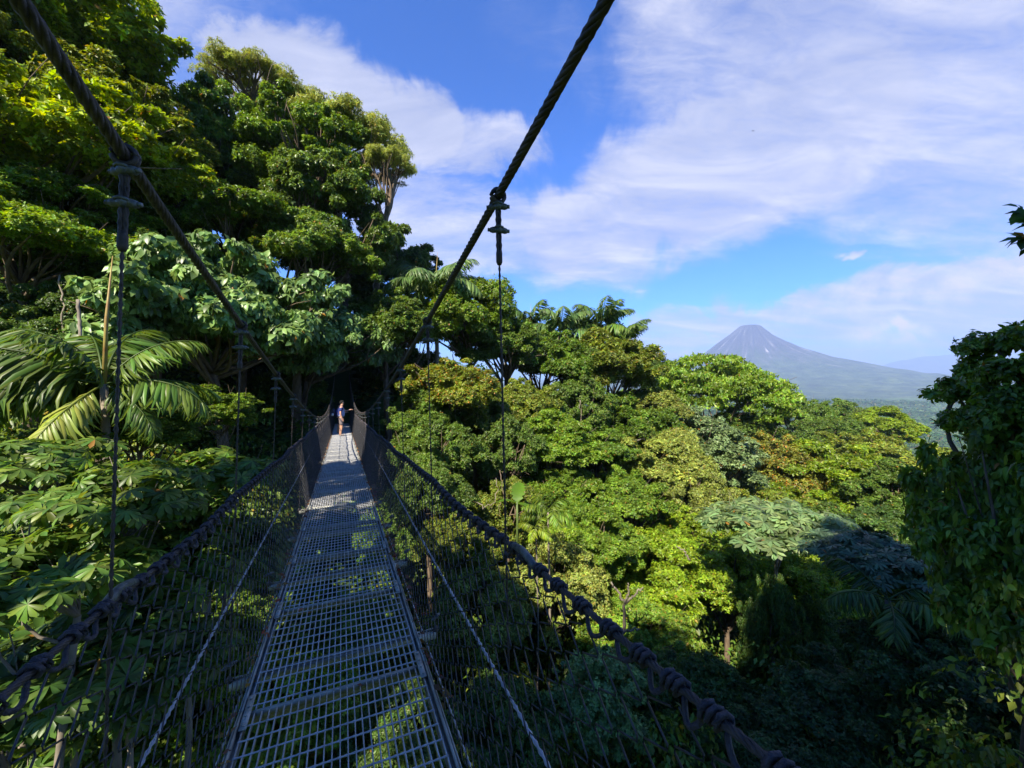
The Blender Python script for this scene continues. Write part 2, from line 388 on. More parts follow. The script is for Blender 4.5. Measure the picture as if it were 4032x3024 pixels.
tree('palmateb', 800, 456, 70, 34, 16, 9, 'silver', 'greyish flat distant crown behind the bright sloping crown', group='distant crowns below the volcano')
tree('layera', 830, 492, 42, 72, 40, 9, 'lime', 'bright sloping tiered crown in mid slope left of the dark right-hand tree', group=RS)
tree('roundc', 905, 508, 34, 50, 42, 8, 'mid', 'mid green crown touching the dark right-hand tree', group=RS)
tree('moundb', 690, 500, 29, 42, 40, 8, 'gold', 'golden vine-covered hump in the middle of the slope', group=RS, name='vine_covered_tree')
tree('rounda', 762, 520, 34, 52, 34, 8, 'olive', 'olive crown behind the pale lobed-leaf tree', group=RS, mat='mixed')
tree('layerb', 545, 496, 25, 52, 28, 6, 'fresh', 'tiered crown beside the solitary banana leaf', group=RS)
tree('roundb', 620, 505, 26, 48, 38, 7, 'fresh', 'bright green crown below the tiered bright crown', group=RS)
tree('mounda', 505, 520, 20, 38, 36, 6, 'olive', 'tangled viny bush behind the fence lacing', group=RS, mat='mixed', name='vine_covered_tree')
tree('roundc', 596, 556, 21, 48, 40, 6, 'fresh', 'fresh green leafy tree in mid slope above the lacing rope', group=RS)
tree('moundb', 555, 590, 18.5, 50, 46, 5, 'gold', 'pale yellow small-leaved hump seen over the fence top', group=RS, name='vine_covered_tree', mat='mixed')
tree('mounda', 480, 610, 15.5, 50, 50, 4, 'gold', 'pale yellow hump seen through the right fence mesh', group=RS, name='vine_covered_tree', mat='mixed')
tree('rounda', 665, 575, 22, 56, 44, 6, 'lime', 'lime green crown right of the lacing rope', group=RS)
tree('roundb', 640, 640, 17, 52, 40, 4, 'fresh', 'green bush with bare pale branches beside the shadow edge', group=RS, mat='mixed')
tree('roundc', 725, 588, 22, 44, 40, 6, 'yellow', 'yellow-green crown left of the pale lobed-leaf tree trunk', group=RS)
tree('rounda', 800, 590, 21, 42, 40, 6, 'yellow', 'yellow-green crown right of the pale lobed-leaf tree trunk', group=RS)
tree('palmatea', 772, 528, 18, 66, 32, 6.5, 'silver', 'pale sunlit tree of broad lobed leaves on slim bare stems', group=RS, name='lobed_leaf_tree', pale=True)
tree('palmateb', 872, 560, 13.5, 58, 34, 6, 'blue', 'dark bluish tree of broad lobed leaves in the shade', group=RS, name='lobed_leaf_tree', pale=True)
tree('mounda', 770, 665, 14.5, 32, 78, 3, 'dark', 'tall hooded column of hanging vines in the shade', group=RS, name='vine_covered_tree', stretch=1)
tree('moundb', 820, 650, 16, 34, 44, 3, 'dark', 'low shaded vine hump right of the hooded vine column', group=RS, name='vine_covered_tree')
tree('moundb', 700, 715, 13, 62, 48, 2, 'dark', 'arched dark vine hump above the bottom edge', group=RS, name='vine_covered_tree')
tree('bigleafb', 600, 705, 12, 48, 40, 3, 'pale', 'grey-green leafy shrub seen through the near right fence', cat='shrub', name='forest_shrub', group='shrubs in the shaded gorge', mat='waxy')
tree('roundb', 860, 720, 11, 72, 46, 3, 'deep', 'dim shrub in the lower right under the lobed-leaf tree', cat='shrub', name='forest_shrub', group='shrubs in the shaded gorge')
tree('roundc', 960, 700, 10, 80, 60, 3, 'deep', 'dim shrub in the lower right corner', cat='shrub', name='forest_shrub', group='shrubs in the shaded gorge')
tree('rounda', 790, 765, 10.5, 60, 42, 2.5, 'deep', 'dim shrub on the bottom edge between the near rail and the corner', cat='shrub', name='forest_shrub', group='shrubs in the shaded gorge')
tree('bigleafa', 1026, 565, 7.6, 80, 160, 5, 'green', 'tall dark glossy tree filling the right edge', name='large_leaf_tree', mat='waxy')
tree('bigleafb', 1046, 408, 7.8, 84, 78, 8, 'green', 'upper dome of glossy dark leaves behind the tall dark tree at the right edge', name='large_leaf_tree', mat='waxy')
tree('roundc', 425, 425, 25, 38, 34, 7, 'mid', 'green crown between the right rail and the orange-tipped tree', group=RS)
tree('roundb', 520, 410, 31, 38, 34, 8, 'olive', 'yellowish crown right of the orange-tipped tree', group=RS, mat='mixed')
tree('layerc', 590, 452, 31, 44, 26, 8, 'green', 'flat green crown under the vine-hung tree', group=RS)
tree('rounda', 640, 412, 40, 34, 26, 9, 'gold', 'yellowish crown at the left foot of the umbrella-shaped tree', group=RS, mat='mixed')
tree('moundb', 505, 455, 24, 36, 36, 7, 'mid', 'viny green tree behind the upper part of the lone banana leaf', group=RS, name='vine_covered_tree')
tree('rounda', 430, 495, 18, 34, 36, 6, 'mid', 'leafy tree behind the fence where the deck turns dark', group=RS)
tree('roundb', 455, 545, 16, 36, 34, 5, 'olive', 'dull leafy bush directly behind the right lacing rope', group=RS, mat='mixed')
tree('roundb', 735, 432, 54, 40, 26, 9, 'mid', 'shaded crown right beneath the umbrella-shaped tree', group=RS)
tree('rounda', 560, 545, 22, 44, 34, 6, 'lime', 'lime crown right below the tree fern', group=RS)
tree('roundb', 700, 545, 25, 46, 36, 6, 'lime', 'lime crown left of the pale lobed-leaf tree top', group=RS)
tree('roundc', 830, 545, 24, 44, 34, 6, 'mid', 'mid green crown between the two lobed-leaf trees', group=RS)
tree('densea', 905, 560, 22, 60, 44, 7, 'dark', 'dark crown behind the bluish lobed-leaf tree', group=RS)
# --- below and left of the deck
LB = 'broad lobed-leaf trees left of the fence'
tree('wideb', 25, 470, 7.2, 66, 34, 7, 'mid', 'broad lobed-leaf tree at the left edge, under the palm', group=LB, name='lobed_leaf_tree', pale=True)
tree('widea', 120, 505, 6.5, 70, 40, 6.5, 'mid', 'broad lobed-leaf tree behind the first left hanger', group=LB, name='lobed_leaf_tree', pale=True)
tree('wideb', 215, 480, 9, 60, 30, 6.5, 'mid', 'broad lobed-leaf tree nearest the fence', group=LB, name='lobed_leaf_tree', pale=True)
tree('widea', 30, 590, 5.2, 88, 50, 6, 'mid', 'shaded broad lobed-leaf tree lowest at the left edge', group=LB, name='lobed_leaf_tree', pale=True)
tree('wideb', 170, 585, 7.6, 66, 44, 5, 'mid', 'broad lobed-leaf tree seen through the left fence mesh', group=LB, name='lobed_leaf_tree', pale=True)
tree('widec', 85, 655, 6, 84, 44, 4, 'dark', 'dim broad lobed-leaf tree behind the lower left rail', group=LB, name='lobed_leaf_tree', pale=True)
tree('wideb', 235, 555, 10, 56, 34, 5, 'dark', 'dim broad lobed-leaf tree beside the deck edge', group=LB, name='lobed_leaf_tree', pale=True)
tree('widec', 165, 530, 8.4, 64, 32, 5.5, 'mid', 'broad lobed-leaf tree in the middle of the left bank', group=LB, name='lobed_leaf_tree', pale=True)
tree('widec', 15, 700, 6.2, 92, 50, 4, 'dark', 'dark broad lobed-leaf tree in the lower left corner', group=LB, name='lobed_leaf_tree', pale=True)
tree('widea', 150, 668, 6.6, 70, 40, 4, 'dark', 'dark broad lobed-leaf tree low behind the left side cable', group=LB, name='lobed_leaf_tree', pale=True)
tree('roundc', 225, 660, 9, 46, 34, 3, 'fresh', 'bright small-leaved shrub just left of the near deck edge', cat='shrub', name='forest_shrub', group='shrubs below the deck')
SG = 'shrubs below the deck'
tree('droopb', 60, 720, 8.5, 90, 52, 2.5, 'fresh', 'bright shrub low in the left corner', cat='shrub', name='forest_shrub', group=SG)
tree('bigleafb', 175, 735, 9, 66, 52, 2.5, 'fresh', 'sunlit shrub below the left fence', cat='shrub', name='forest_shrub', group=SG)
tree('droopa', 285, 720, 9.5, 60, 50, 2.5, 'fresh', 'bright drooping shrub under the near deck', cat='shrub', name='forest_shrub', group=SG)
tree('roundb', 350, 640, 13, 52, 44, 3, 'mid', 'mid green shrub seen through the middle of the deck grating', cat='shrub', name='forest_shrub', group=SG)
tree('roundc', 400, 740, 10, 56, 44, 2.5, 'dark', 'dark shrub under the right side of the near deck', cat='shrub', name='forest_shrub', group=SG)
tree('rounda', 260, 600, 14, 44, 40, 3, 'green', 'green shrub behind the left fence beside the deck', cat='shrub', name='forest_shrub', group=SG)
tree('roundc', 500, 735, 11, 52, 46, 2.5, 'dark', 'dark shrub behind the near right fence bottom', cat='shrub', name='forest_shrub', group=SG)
tree('roundb', 400, 540, 20, 40, 44, 4, 'green', 'green shrub behind the right fence beyond the deck joint', cat='shrub', name='forest_shrub', group=SG)
# --- tall trees beside the near end of the bridge (they shade it)
NE = 'trees round the near end of the bridge'
NEAR_TREES = [('roundc', (-7.8, -9.0, 12.0), 4.6, 'mid', 'tall tree standing farther left behind the near end of the bridge'),
              ('rounda', (-5.6, -2.6, 6.6), 3.9, 'mid', 'tall tree left of the near end of the bridge'),
              ('roundb', (-1.5, -10.5, 13.0), 5.5, 'mid', 'tall tree behind the near end of the bridge'),
              ('roundb', (-5.6, 4.7, 5.2), 2.0, 'mid', 'lower tree standing close beside the near left fence'),
              ('roundc', (5.2, -8.2, 12.0), 5.4, 'mid', 'tall tree right of the near end of the bridge')]

# ------------------------------------------------------------------ terrain through the feet of the trees
def zd(y):
    y = np.asarray(y, float)
    return -1.6 - .070 * y + .0002 * y * y
ctrl = []
for t in T:
    c = at(t['px'], t['py'], t['d']); t['c'] = c
    t['R'] = t['rx'] / 400 * t['d']; t['Rz'] = t['ry'] / 400 * t['d']
    t['base'] = c[2] - t['Rz'] * .3 - t['h']
    ctrl.append((c[0], c[1], t['base']))
ctrl += [(0, 46, zd(46) - .4), (0, 52, -3.5), (-3, 44, -4.6), (3, 44, -5.2), (0, 4, -13), (0, 12, -15), (1, 20, -14), (0, 30, -10),
         (-9, -5, -6), (-2, -9, -3), (6, -7, -5), (0, -3.8, -2.2), (0, -14, -1), (-25, -10, 2), (20, -15, -8), (-30, 15, 3), (-45, 30, 8), (-25, 45, 6), (0, 70, 2), (-30, 80, 8),
         (30, -10, -16), (45, 5, -26), (60, 20, -34), (80, 40, -44), (40, 70, -22), (100, 0, -60), (20, 75, -8), (90, 90, -60)]
ctrl = np.array(ctrl)
def ground(x, y):
    x = np.asarray(x, float); y = np.asarray(y, float)
    d2 = (x[..., None] - ctrl[:, 0]) ** 2 + (y[..., None] - ctrl[:, 1]) ** 2 + 2.0
    w = 1 / d2 ** 1.6
    near = (w * ctrl[:, 2]).sum(-1) / w.sum(-1)
    r = np.sqrt(x * x + y * y)
    k = np.clip((r - 100) / 330, 0, 1); k = k * k * (3 - 2 * k)
    ang = np.arctan2(x, y)
    far = -150 + 16 * np.sin(x / 310 + 1.3) * np.cos(y / 270) + 9 * np.sin(x / 120 + y / 90)
    far = far + np.clip((-ang - .1) / .6, 0, 1) * 190           # the wooded hill carries on to the left
    far = far + np.clip((np.abs(ang) - 1.9) / .8, 0, 1) * 140
    f2 = np.clip((r - 2500) / 4500, 0, 1)
    far = far * (1 - f2) + (-190) * f2
    return near * (1 - k) + far * k

def terrain():
    rr = np.concatenate([np.linspace(0, 110, 74), 110 + np.geomspace(3, 15500, 80)])
    aa = np.linspace(0, 2 * pi, 181)[:-1]
    Rg, Ag = np.meshgrid(rr, aa, indexing='ij')
    X = Rg * np.sin(Ag); Y = Rg * np.cos(Ag)
    Z = np.concatenate([ground(X[i:i + 10], Y[i:i + 10]) for i in range(0, len(rr), 10)])
    n, m = X.shape
    i = np.arange(n - 1)[:, None] * m; j = np.arange(m)[None]; k = (j + 1) % m
    q = np.stack([i + j, i + k, i + m + k, i + m + j], -1).reshape(-1, 4)
    me = mesh_from('ground', np.stack([X, Y, Z], -1), [q], True)
    mt, nt = new_mat('forest_floor'); L = nt.links.new
    tc = N(nt, 'ShaderNodeTexCoord')
    n1 = N(nt, 'ShaderNodeTexNoise', i_Scale=.03, i_Detail=8.0, i_Roughness=.7); L(tc.outputs['Object'], n1.inputs['Vector'])
    n2 = N(nt, 'ShaderNodeTexNoise', i_Scale=.0022, i_Detail=5.0); L(tc.outputs['Object'], n2.inputs['Vector'])
    c1 = ramp(nt, n1.outputs[0], [(.34, (.014, .032, .010)), (.5, (.035, .075, .015)), (.66, (.075, .12, .025))])
    c2 = ramp(nt, n2.outputs[0], [(.45, (1, 1, 1)), (.6, (2.2, 2.0, 1.9))])
    mx = N(nt, 'ShaderNodeMix', data_type='RGBA', blend_type='MULTIPLY', i_0=1.0); L(c1, mx.inputs[6]); L(c2, mx.inputs[7])
    p = N(nt, 'ShaderNodeBsdfPrincipled', i_Roughness=.95); L(mx.outputs[2], p.inputs['Base Color'])
    vo = N(nt, 'ShaderNodeTexVoronoi', i_Scale=.11); L(tc.outputs['Object'], vo.inputs['Vector'])
    b = N(nt, 'ShaderNodeBump', i_Strength=1.0, i_Distance=6.0, invert=True); L(vo.outputs[0], b.inputs['Height']); L(b.outputs[0], p.inputs['Normal'])
    o = N(nt, 'ShaderNodeOutputMaterial'); L(p.outputs[0], o.inputs[0])
    tag(place('ground', me, mt), 'wooded ground falling from the hillside into the gorge and the valley', 'ground', kind='structure')
terrain()

# ------------------------------------------------------------------ trees
def limb(a, b, r0, r1, rng, sag=.12, n=6):
    t = np.linspace(0, 1, n)[:, None]
    P = a + (b - a) * t
    side = rng.normal(0, 1, 3) * np.linalg.norm(b - a) * sag
    P = P + np.sin(t * pi) * side * .5
    return P, np.linspace(r0, r1, n)

def make_tree(t, i, c, R, Rz, base):
    rng = np.random.default_rng(1000 + i)
    me, C = crown(t['kind'])
    bx = c[0]
    if abs(bx) < 2.2 and 0 < c[1] < 47 and base < zd(c[1]) + 2 and c[2] > zd(c[1]) - 3: bx = -2.6 if bx < 0 else 2.6
    ox = c[0] - bx
    root = empty(t['name'], (bx, c[1], base), t['label'], t['cat'], t.get('group'))
    rz = rng.uniform(0, 2 * pi)
    k = .2
    sx, sz = R * k, Rz * k * (1.0 if t['kind'][:4] in ('roun', 'dens', 'moun', 'bigl') else 1.45)
    cz = c[2] - base
    o = place('crown', me, M[t['mat']], root, (ox, 0, cz), (0, 0, rz), (sx, sx, sz))
    if not me.materials or me.materials[0] != M[t['mat']]:
        o.material_slots[0].link = 'OBJECT'; o.material_slots[0].material = M[t['mat']]
    v = rng.uniform(.9, 1.12)
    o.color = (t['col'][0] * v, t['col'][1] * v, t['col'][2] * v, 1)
    # trunk with limbs
    mb = MB()
    r0 = min(.34, .030 * R + .009 * cz + .02) * (.5 if t['cat'] == 'shrub' or t['pale'] else 1)
    fork = np.array([rng.normal(0, .12) * R, rng.normal(0, .12) * R, cz - Rz * .75])
    if fork[2] < cz * .3: fork[2] = cz * .4
    P, rad = limb(np.zeros(3), fork, r0 * 1.3, r0 * .75, rng, .05, 9)
    P[:, :2] -= P[0, :2]
    P = np.vstack([[[0, 0, -.5]], P]); rad = np.concatenate([[r0 * 1.7], rad])
    mb.tube(P, rad, 8)
    cs, sn = cos(rz), sin(rz)
    sel = rng.permutation(len(C))[:(16 if R > 1.5 else 10)]
    for q in sel:
        x, y, z = C[q] * np.array([sx, sx, sz]) * .93
        e = np.array([x * cs - y * sn + ox, x * sn + y * cs, z + cz])
        s = P[-1] if rng.random() < .55 else P[-3] + (P[-1] - P[-3]) * rng.random()
        PP, rr = limb(s, e, r0 * .5, r0 * .1, rng, .16, 7)
        mb.tube(PP, rr, 5)
        for _ in range(2):
            s2 = PP[rng.integers(2, 5)]; e2 = e + rng.normal(0, .16, 3) * R
            P2, r2 = limb(s2, e2, r0 * .2, r0 * .05, rng, .2, 5); mb.tube(P2, r2, 4)
    mb.build('trunk', M['pale_bark' if t['pale'] else 'bark'], root, True)
    return root

for i, t in enumerate(T):
    make_tree(t, i, t['c'], t['R'], t['Rz'], float(ground(t['c'][0], t['c'][1])) - .1)
for i, (kind, c, R, col, label) in enumerate(NEAR_TREES):
    t = dict(kind=kind, label=label, cat='tree', group=NE, name='broadleaf_tree', mat='leaf', col=G[col], pale=False)
    make_tree(t, 500 + i, np.array(c), R, R * .9, float(ground(c[0], c[1])) - .1)

# ------------------------------------------------------------------ bare branches and lianas that belong to particular trees
ROOTS = {o['label']: o for o in SC.objects if o.parent is None and 'label' in o.keys()}
def branch_on(part, label, pts, r0, r1, mat='pale_bark', wig=.03):
    root = next(o for k, o in ROOTS.items() if k.startswith(label))
    P = np.array([at(*p) for p in pts])
    t = np.linspace(0, 1, len(P)); tt = np.linspace(0, 1, len(P) * 5)
    Q = np.stack([np.interp(tt, t, P[:, k]) for k in range(3)], 1)
    rng = np.random.default_rng(len(label) + len(pts)); Q[1:-1] += rng.normal(0, wig, (len(Q) - 2, 3))
    mb = MB(); mb.tube(Q - np.array(root.location), np.linspace(r0, r1, len(Q)), 6)
    mb.build(part, M[mat], root, True)
branch_on('bare_branch', 'green crown left of the bare', [(619, 452, 31), (626, 446, 31), (634, 441, 31), (645, 439, 31.4), (655, 441, 32)], .10, .04)
branch_on('bare_branch', 'green crown left of the bare', [(634, 441, 31), (634, 448, 31), (632, 454, 31)], .05, .03)
GB = 'green bush with bare'
branch_on('bare_branch', GB, [(622, 640, 15.6), (624, 620, 15.2), (625, 604, 14.9), (616, 590, 14.8), (611, 582, 14.8)], .07, .03)
branch_on('bare_branch', GB, [(625, 604, 14.9), (629, 592, 14.8), (628, 583, 14.8)], .05, .02)
branch_on('bare_branch', GB, [(626, 603, 14.9), (636, 594, 14.8), (643, 587, 14.8)], .05, .02)
branch_on('bare_branch', GB, [(622, 632, 15.1), (632, 630, 14.8), (640, 629, 14.8)], .05, .02)
branch_on('liana', 'tangled viny bush', [(473, 498, 17.5), (483, 508, 17.3), (494, 503, 17.3), (498, 488, 17.4), (496, 478, 17.6)], .02, .015)
branch_on('liana', 'tangled viny bush', [(500, 470, 17.9), (503, 490, 17.6), (499, 515, 17.4)], .02, .015, 'bark')
branch_on('liana', 'olive tangled tree', [(466, 440, 23), (470, 452, 23), (471, 462, 23), (466, 468, 23)], .03, .02)
branch_on('bare_branch', 'lime green crown right of', [(690, 560, 18.5), (683, 550, 18.6), (676, 546, 18.8)], .05, .02)
branch_on('liana', 'dark viny tree behind the palm', [(78, 300, 13), (80, 330, 12.8), (82, 362, 12.6)], .05, .04)
branch_on('liana', 'dark vine-hung tree', [(60, 275, 15.5), (63, 320, 15), (66, 350, 15)], .03, .03)

for lab, x0, y0, y1, d in (('huge green crown', 62, 118, 215, 21), ('tall dark dense tree', 262, 205, 262, 30), ('dark green crown against the sky', 372, 262, 318, 30),
                           ('green tiered tree with sky gaps', 205, 178, 232, 30), ('dark vine-hung tree', 20, 330, 392, 17), ('tall bright green crown', 452, 345, 398, 32), ('vine-hung tree below', 580, 400, 446, 31)):
    branch_on('liana', lab, [(x0, y0, d), (x0 + 1.5, (y0 + y1) / 2, d), (x0 - 1, y1, d)], .035, .025, 'pale_bark', .05)

# ------------------------------------------------------------------ palms
LEAFLET = (np.array([(0, 0, 0), (.055, .3, 0), (.05, .7, -.09), (0, 1, -.33), (-.05, .7, -.09), (-.055, .3, 0), (0, .3, .02), (0, .7, -.06)]),
           [np.array([(0, 1, 6), (2, 3, 7), (0, 6, 5), (7, 3, 4)]), np.array([(1, 2, 7, 6), (6, 7, 4, 5)])])
FRONDS = {}
def frond_mesh(elev, kind):
    """a pinnate frond of unit length leaving the crown at the given elevation, arching over"""
    key = (elev, kind)
    if key in FRONDS: return FRONDS[key]
    rng = np.random.default_rng(abs(elev) * 3 + kind)
    n = 26; s = np.linspace(0, 1, n)
    ang = radians(elev) - s ** 1.4 * radians(75 if elev > 10 else 45)
    ds = 1 / (n - 1)
    X = np.concatenate([[0], np.cumsum(np.cos(ang[:-1]) * ds)]); Z = np.concatenate([[0], np.cumsum(np.sin(ang[:-1]) * ds)])
    P = np.stack([X, 0.03 * np.sin(s * 3 + kind), Z], 1)
    mb = MB(); mb.tube(P, np.linspace(.012, .003, n), 5)
    m = 50 if kind == 0 else 34
    t = np.linspace(.16, .99, m)
    Q = np.stack([np.interp(t, s, P[:, k]) for k in range(3)], 1)
    A = np.interp(t, s, ang)
    F = np.stack([np.cos(A), 0 * A, np.sin(A)], 1); U = np.stack([-np.sin(A), 0 * A, np.cos(A)], 1)
    ln = .30 * np.sin(np.clip(t * 1.05, 0, 1) * pi * .82 + .35) ** .7 + .05
    for sgn in (-1, 1):
        Y = np.array([0, sgn, 0.0])
        fan = np.where(kind == 0, .45, .6)
        D = Y + F * (.35 + .9 * t[:, None] ** 2) - UP * (.55 + .7 * rng.random((m, 1))) + U * .1 + rng.normal(0, .09, (m, 3))
        Nn = unit(U + Y * -.25 * 0 + rng.normal(0, .25, (m, 3)) + F * rng.normal(0, .5, (m, 1)))
        V, Fc = scatter((LEAFLET[0] * np.array([.95 if kind == 0 else .85, 1, 1]), LEAFLET[1]), Q, D, Nn, ln * rng.uniform(.85, 1.1, m)); mb.add(V, Fc)
    FRONDS[key] = mb.mesh('palm_frond'); FRONDS[key].materials.append(M['leaf']); return FRONDS[key]

def palm(px, py, d, L, h, fronds, col, label, group=None, kind=0, spear=0, name='palm_tree', trunk_r=.09, cat='palm'):
    c = at(px, py, d)
    base = c[2] - h
    g0 = float(ground(c[0], c[1]))
    if base > g0 - .2: base = g0 - .3
    root = empty(name, (c[0], c[1], base), label, cat, group)
    mb = MB(); z = c[2] - base
    P = np.array([(0.25 * sin(q * 2.2) * (1 - q), .15 * (1 - q) * q, z * q) for q in np.linspace(0, 1, 10)]); P[:, :2] -= P[-1, :2]
    mb.tube(P, np.linspace(trunk_r * 1.35, trunk_r * .8, 10), 10)
    for q in np.linspace(.05, .95, 18):
        zz = z * q; mb.tube([(P[int(q * 9), 0], P[int(q * 9), 1], zz), (P[int(q * 9), 0], P[int(q * 9), 1], zz + .03)], trunk_r * (1.45 - .5 * q), 10)
    mb.build('trunk', M['pale_bark'], root, True)
    if spear:
        mb = MB(); mb.tube([(0, 0, z - .2), (.04, 0, z + spear * .5), (.14, 0.02, z + spear)], [.05, .035, .008], 6)
        mb.build('spear_leaf', M['spear'], root, True)
    rng = np.random.default_rng(int(px + py))
    for (az, el, sc, *cc) in fronds:
        o = place('frond', frond_mesh(el, kind), None, root, (0, 0, z), (rng.normal(0, .12), 0, 0), (L * sc,) * 3)
        # az: 0 = to the right of the viewer's heading, 90 = straight away
        o.rotation_euler = (rng.normal(0, .1), 0, radians(az) - HEAD)
        k = G[cc[0]] if cc else G[col]; v = rng.uniform(.85, 1.15)
        o.color = (k[0] * v, k[1] * v, k[2] * v, 1)
    return root
M['stalk'] = simple_mat('green_stalk', (.05, .09, .02), (.10, .14, .03), 5, .6)
M['spear'] = simple_mat('palm_spear', (.20, .10, .03), (.30, .26, .06), 3, .6)
palm(104, 384, 9, 2.9, 7, [(178, 55, 1.0), (200, 40, 1.05), (165, 38, 1.0), (215, 15, .95, 'mid'), (188, 12, 1.0, 'mid'), (150, 60, .85), (100, 65, .9), (35, 60, .75), (12, 12, .8, 'mid'), (345, -25, .6, 'dark'), (275, -25, .72, 'gold'), (250, 70, .6), (130, 15, .8), (60, 10, .8)],
     'mid', 'big arching palm with one hanging yellowish frond and a tall reddish spear, at the left', None, 0, 2.9)
palm(436, 283, 32, 4.4, 12, [(0, 60, .9), (20, 35, 1), (60, 60, .8), (110, 40, .9), (170, 50, 1), (200, 20, 1), (250, 30, .9), (300, 35, 1), (335, 15, 1), (0, 5, .9), (180, -20, .8), (320, -20, .8), (80, 10, .8)],
     'pale', 'tall palm left of the right-hand cable, beside the dark crown', 'palms on the ridge', 0, 2.5, trunk_r=.16)
RP = [(505, 345, 42, 3.6, 'mid', 'leftmost ridge palm, behind the nearest right hanger'), (530, 340, 44, 3.5, 'dark', 'dark ridge palm next to the thin spear in the sky'),
      (560, 343, 42, 3.9, 'pale', 'middle ridge palm with pale hanging fronds'), (601, 338, 43, 3.8, 'mid', 'upright ridge palm second from the right end'),
      (625, 352, 44, 3.2, 'mid', 'lowest ridge palm at the right end of the palm row')]
for q, (px, py, d, L, c, lab) in enumerate(RP):
    py -= 13; rg = random.Random(q)
    fr = [(a + rg.uniform(-14, 14), rg.choice((70, 55, 55, 30)), rg.uniform(.85, 1.1)) for a in range(0, 360, 45)] + [(a + rg.uniform(-15, 15), rg.choice((5, -15)), rg.uniform(.8, 1)) for a in (10, 80, 170, 215, 320)]
    palm(px, py, d, L * 1.12, 12, fr, c, lab, 'palms on the ridge', 0, 2.6 if q == 1 else 0, trunk_r=.15)
palm(888, 600, 11.5, 1.9, 4, [(a, e, 1) for a, e in ((0, 30), (50, 10), (110, 50), (180, 30), (230, 10), (290, 30), (330, -15))], 'dark', 'small dark palm in the shade under the bluish lobed-leaf tree', None, 0)
palm(548, 512, 17, 1.3, 3, [(a, e, 1) for a, e in ((0, 15), (30, 45), (120, 50), (175, 15), (200, 45), (290, 15), (330, 5))], 'fresh', 'tree fern with feathery fronds right of the nearest hanger', None, 1, name='tree_fern', trunk_r=.05, cat='fern')
palm(536, 528, 16, .9, 2, [(a, e, 1) for a, e in ((0, 15), (50, 45), (150, 30), (250, 15), (310, 5))], 'yellow', 'yellowing small fern on the slope right of the nearest hanger', None, 1, name='fern_plant', trunk_r=.03, cat='fern')
# banana plant: one big bright leaf on a stalk, one lower leaf
def banana(px, py, d):
    c = at(px, py, d); root = empty('banana_plant', (c[0], c[1], c[2] - 2.6), 'lone banana plant with one bright ribbed leaf on the slope', 'banana plant')
    mb = MB(); mb.tube([(0, 0, -.5), (.02, 0, 1.2), (0, 0, 2.0)], [.06, .05, .04], 8); mb.build('stem', M['stalk'], root, True)
    for k, (az, el, ln, w) in enumerate(((82, 58, 1.2, .72), (200, 35, .9, .40), (330, 10, .9, .40))):
        n = 12; V = []; F = []
        for i in range(n + 1):
            s = i / n; ww = w * sin(min(1, s * 1.02) * pi) ** .55 * .5 if 0 < i < n else .01
            a = radians(el) - s * s * .9
            x = ln * s * cos(radians(el) - s * .4); z = ln * s * sin(radians(el) - s * .45)
            cut = .62 if i % 2 else 1
            V += [(x, -ww * cut, z + .10 * ww), (x, 0, z - .03), (x, ww * cut, z + .10 * ww)]
        for i in range(n):
            F += [(3 * i, 3 * i + 1, 3 * i + 4, 3 * i + 3), (3 * i + 1, 3 * i + 2, 3 * i + 5, 3 * i + 4)]
        o = place('leaf', mesh_from('banana_leaf', V, [np.array(F)]), M['leaf'], root, (0, 0, 1.95), (0, 0, radians(az) - HEAD))
        o.color = (.13, .25, .015, 1)
banana(517, 488, 17)

# twigs of broad leaves that reach in at the right edge, high up
def twig_tree():
    c = at(1085, 250, 6.2); g = float(ground(c[0], c[1]))
    root = empty('young_tree', (c[0], c[1], g), 'slender tree whose leafy twig tips enter at the upper right edge', 'tree')
    rng = np.random.default_rng(5); mb = MB(); top = c[2] - g
    mb.tube([(0, 0, 0), (.1, 0, top * .5), (0, 0, top)], [.10, .07, .03], 8)
    P = []; D = []; Z = []; S = []
    for (px, py) in ((1018, 207), (1030, 222), (1021, 238), (1060, 190), (1080, 250), (1050, 262), (1100, 210)):
        e = at(px, py, 6.0 + rng.uniform(0, .8)) - np.array([c[0], c[1], g]); s = np.array([0, 0, top - rng.uniform(.2, 1.0)])
        t = np.linspace(0, 1, 8)[:, None]; Q = s + (e - s) * t + UP * .15 * np.sin(t * pi); mb.tube(Q, np.linspace(.02, .005, 8), 5)
        ax = unit(e - s)
        for k in range(26):
            q = Q[-1] - (Q[-1] - Q[-4]) * rng.random() ** 1.5
            d = ax * rng.uniform(-.1, .9) + rng.normal(0, .6, 3) - UP * .25
            P.append(q); D.append(d); Z.append(UP + rng.normal(0, .35, 3)); S.append(rng.uniform(.16, .26))
    mb.build('trunk', M['bark'], root, True)
    mb = MB(); V, F = scatter(OVAL, np.array(P), np.array(D), np.array(Z), np.array(S)); mb.add(V, F)
    o = mb.build('crown', M['waxy'], root); o.color = (.03, .09, .02, 1)
twig_tree()

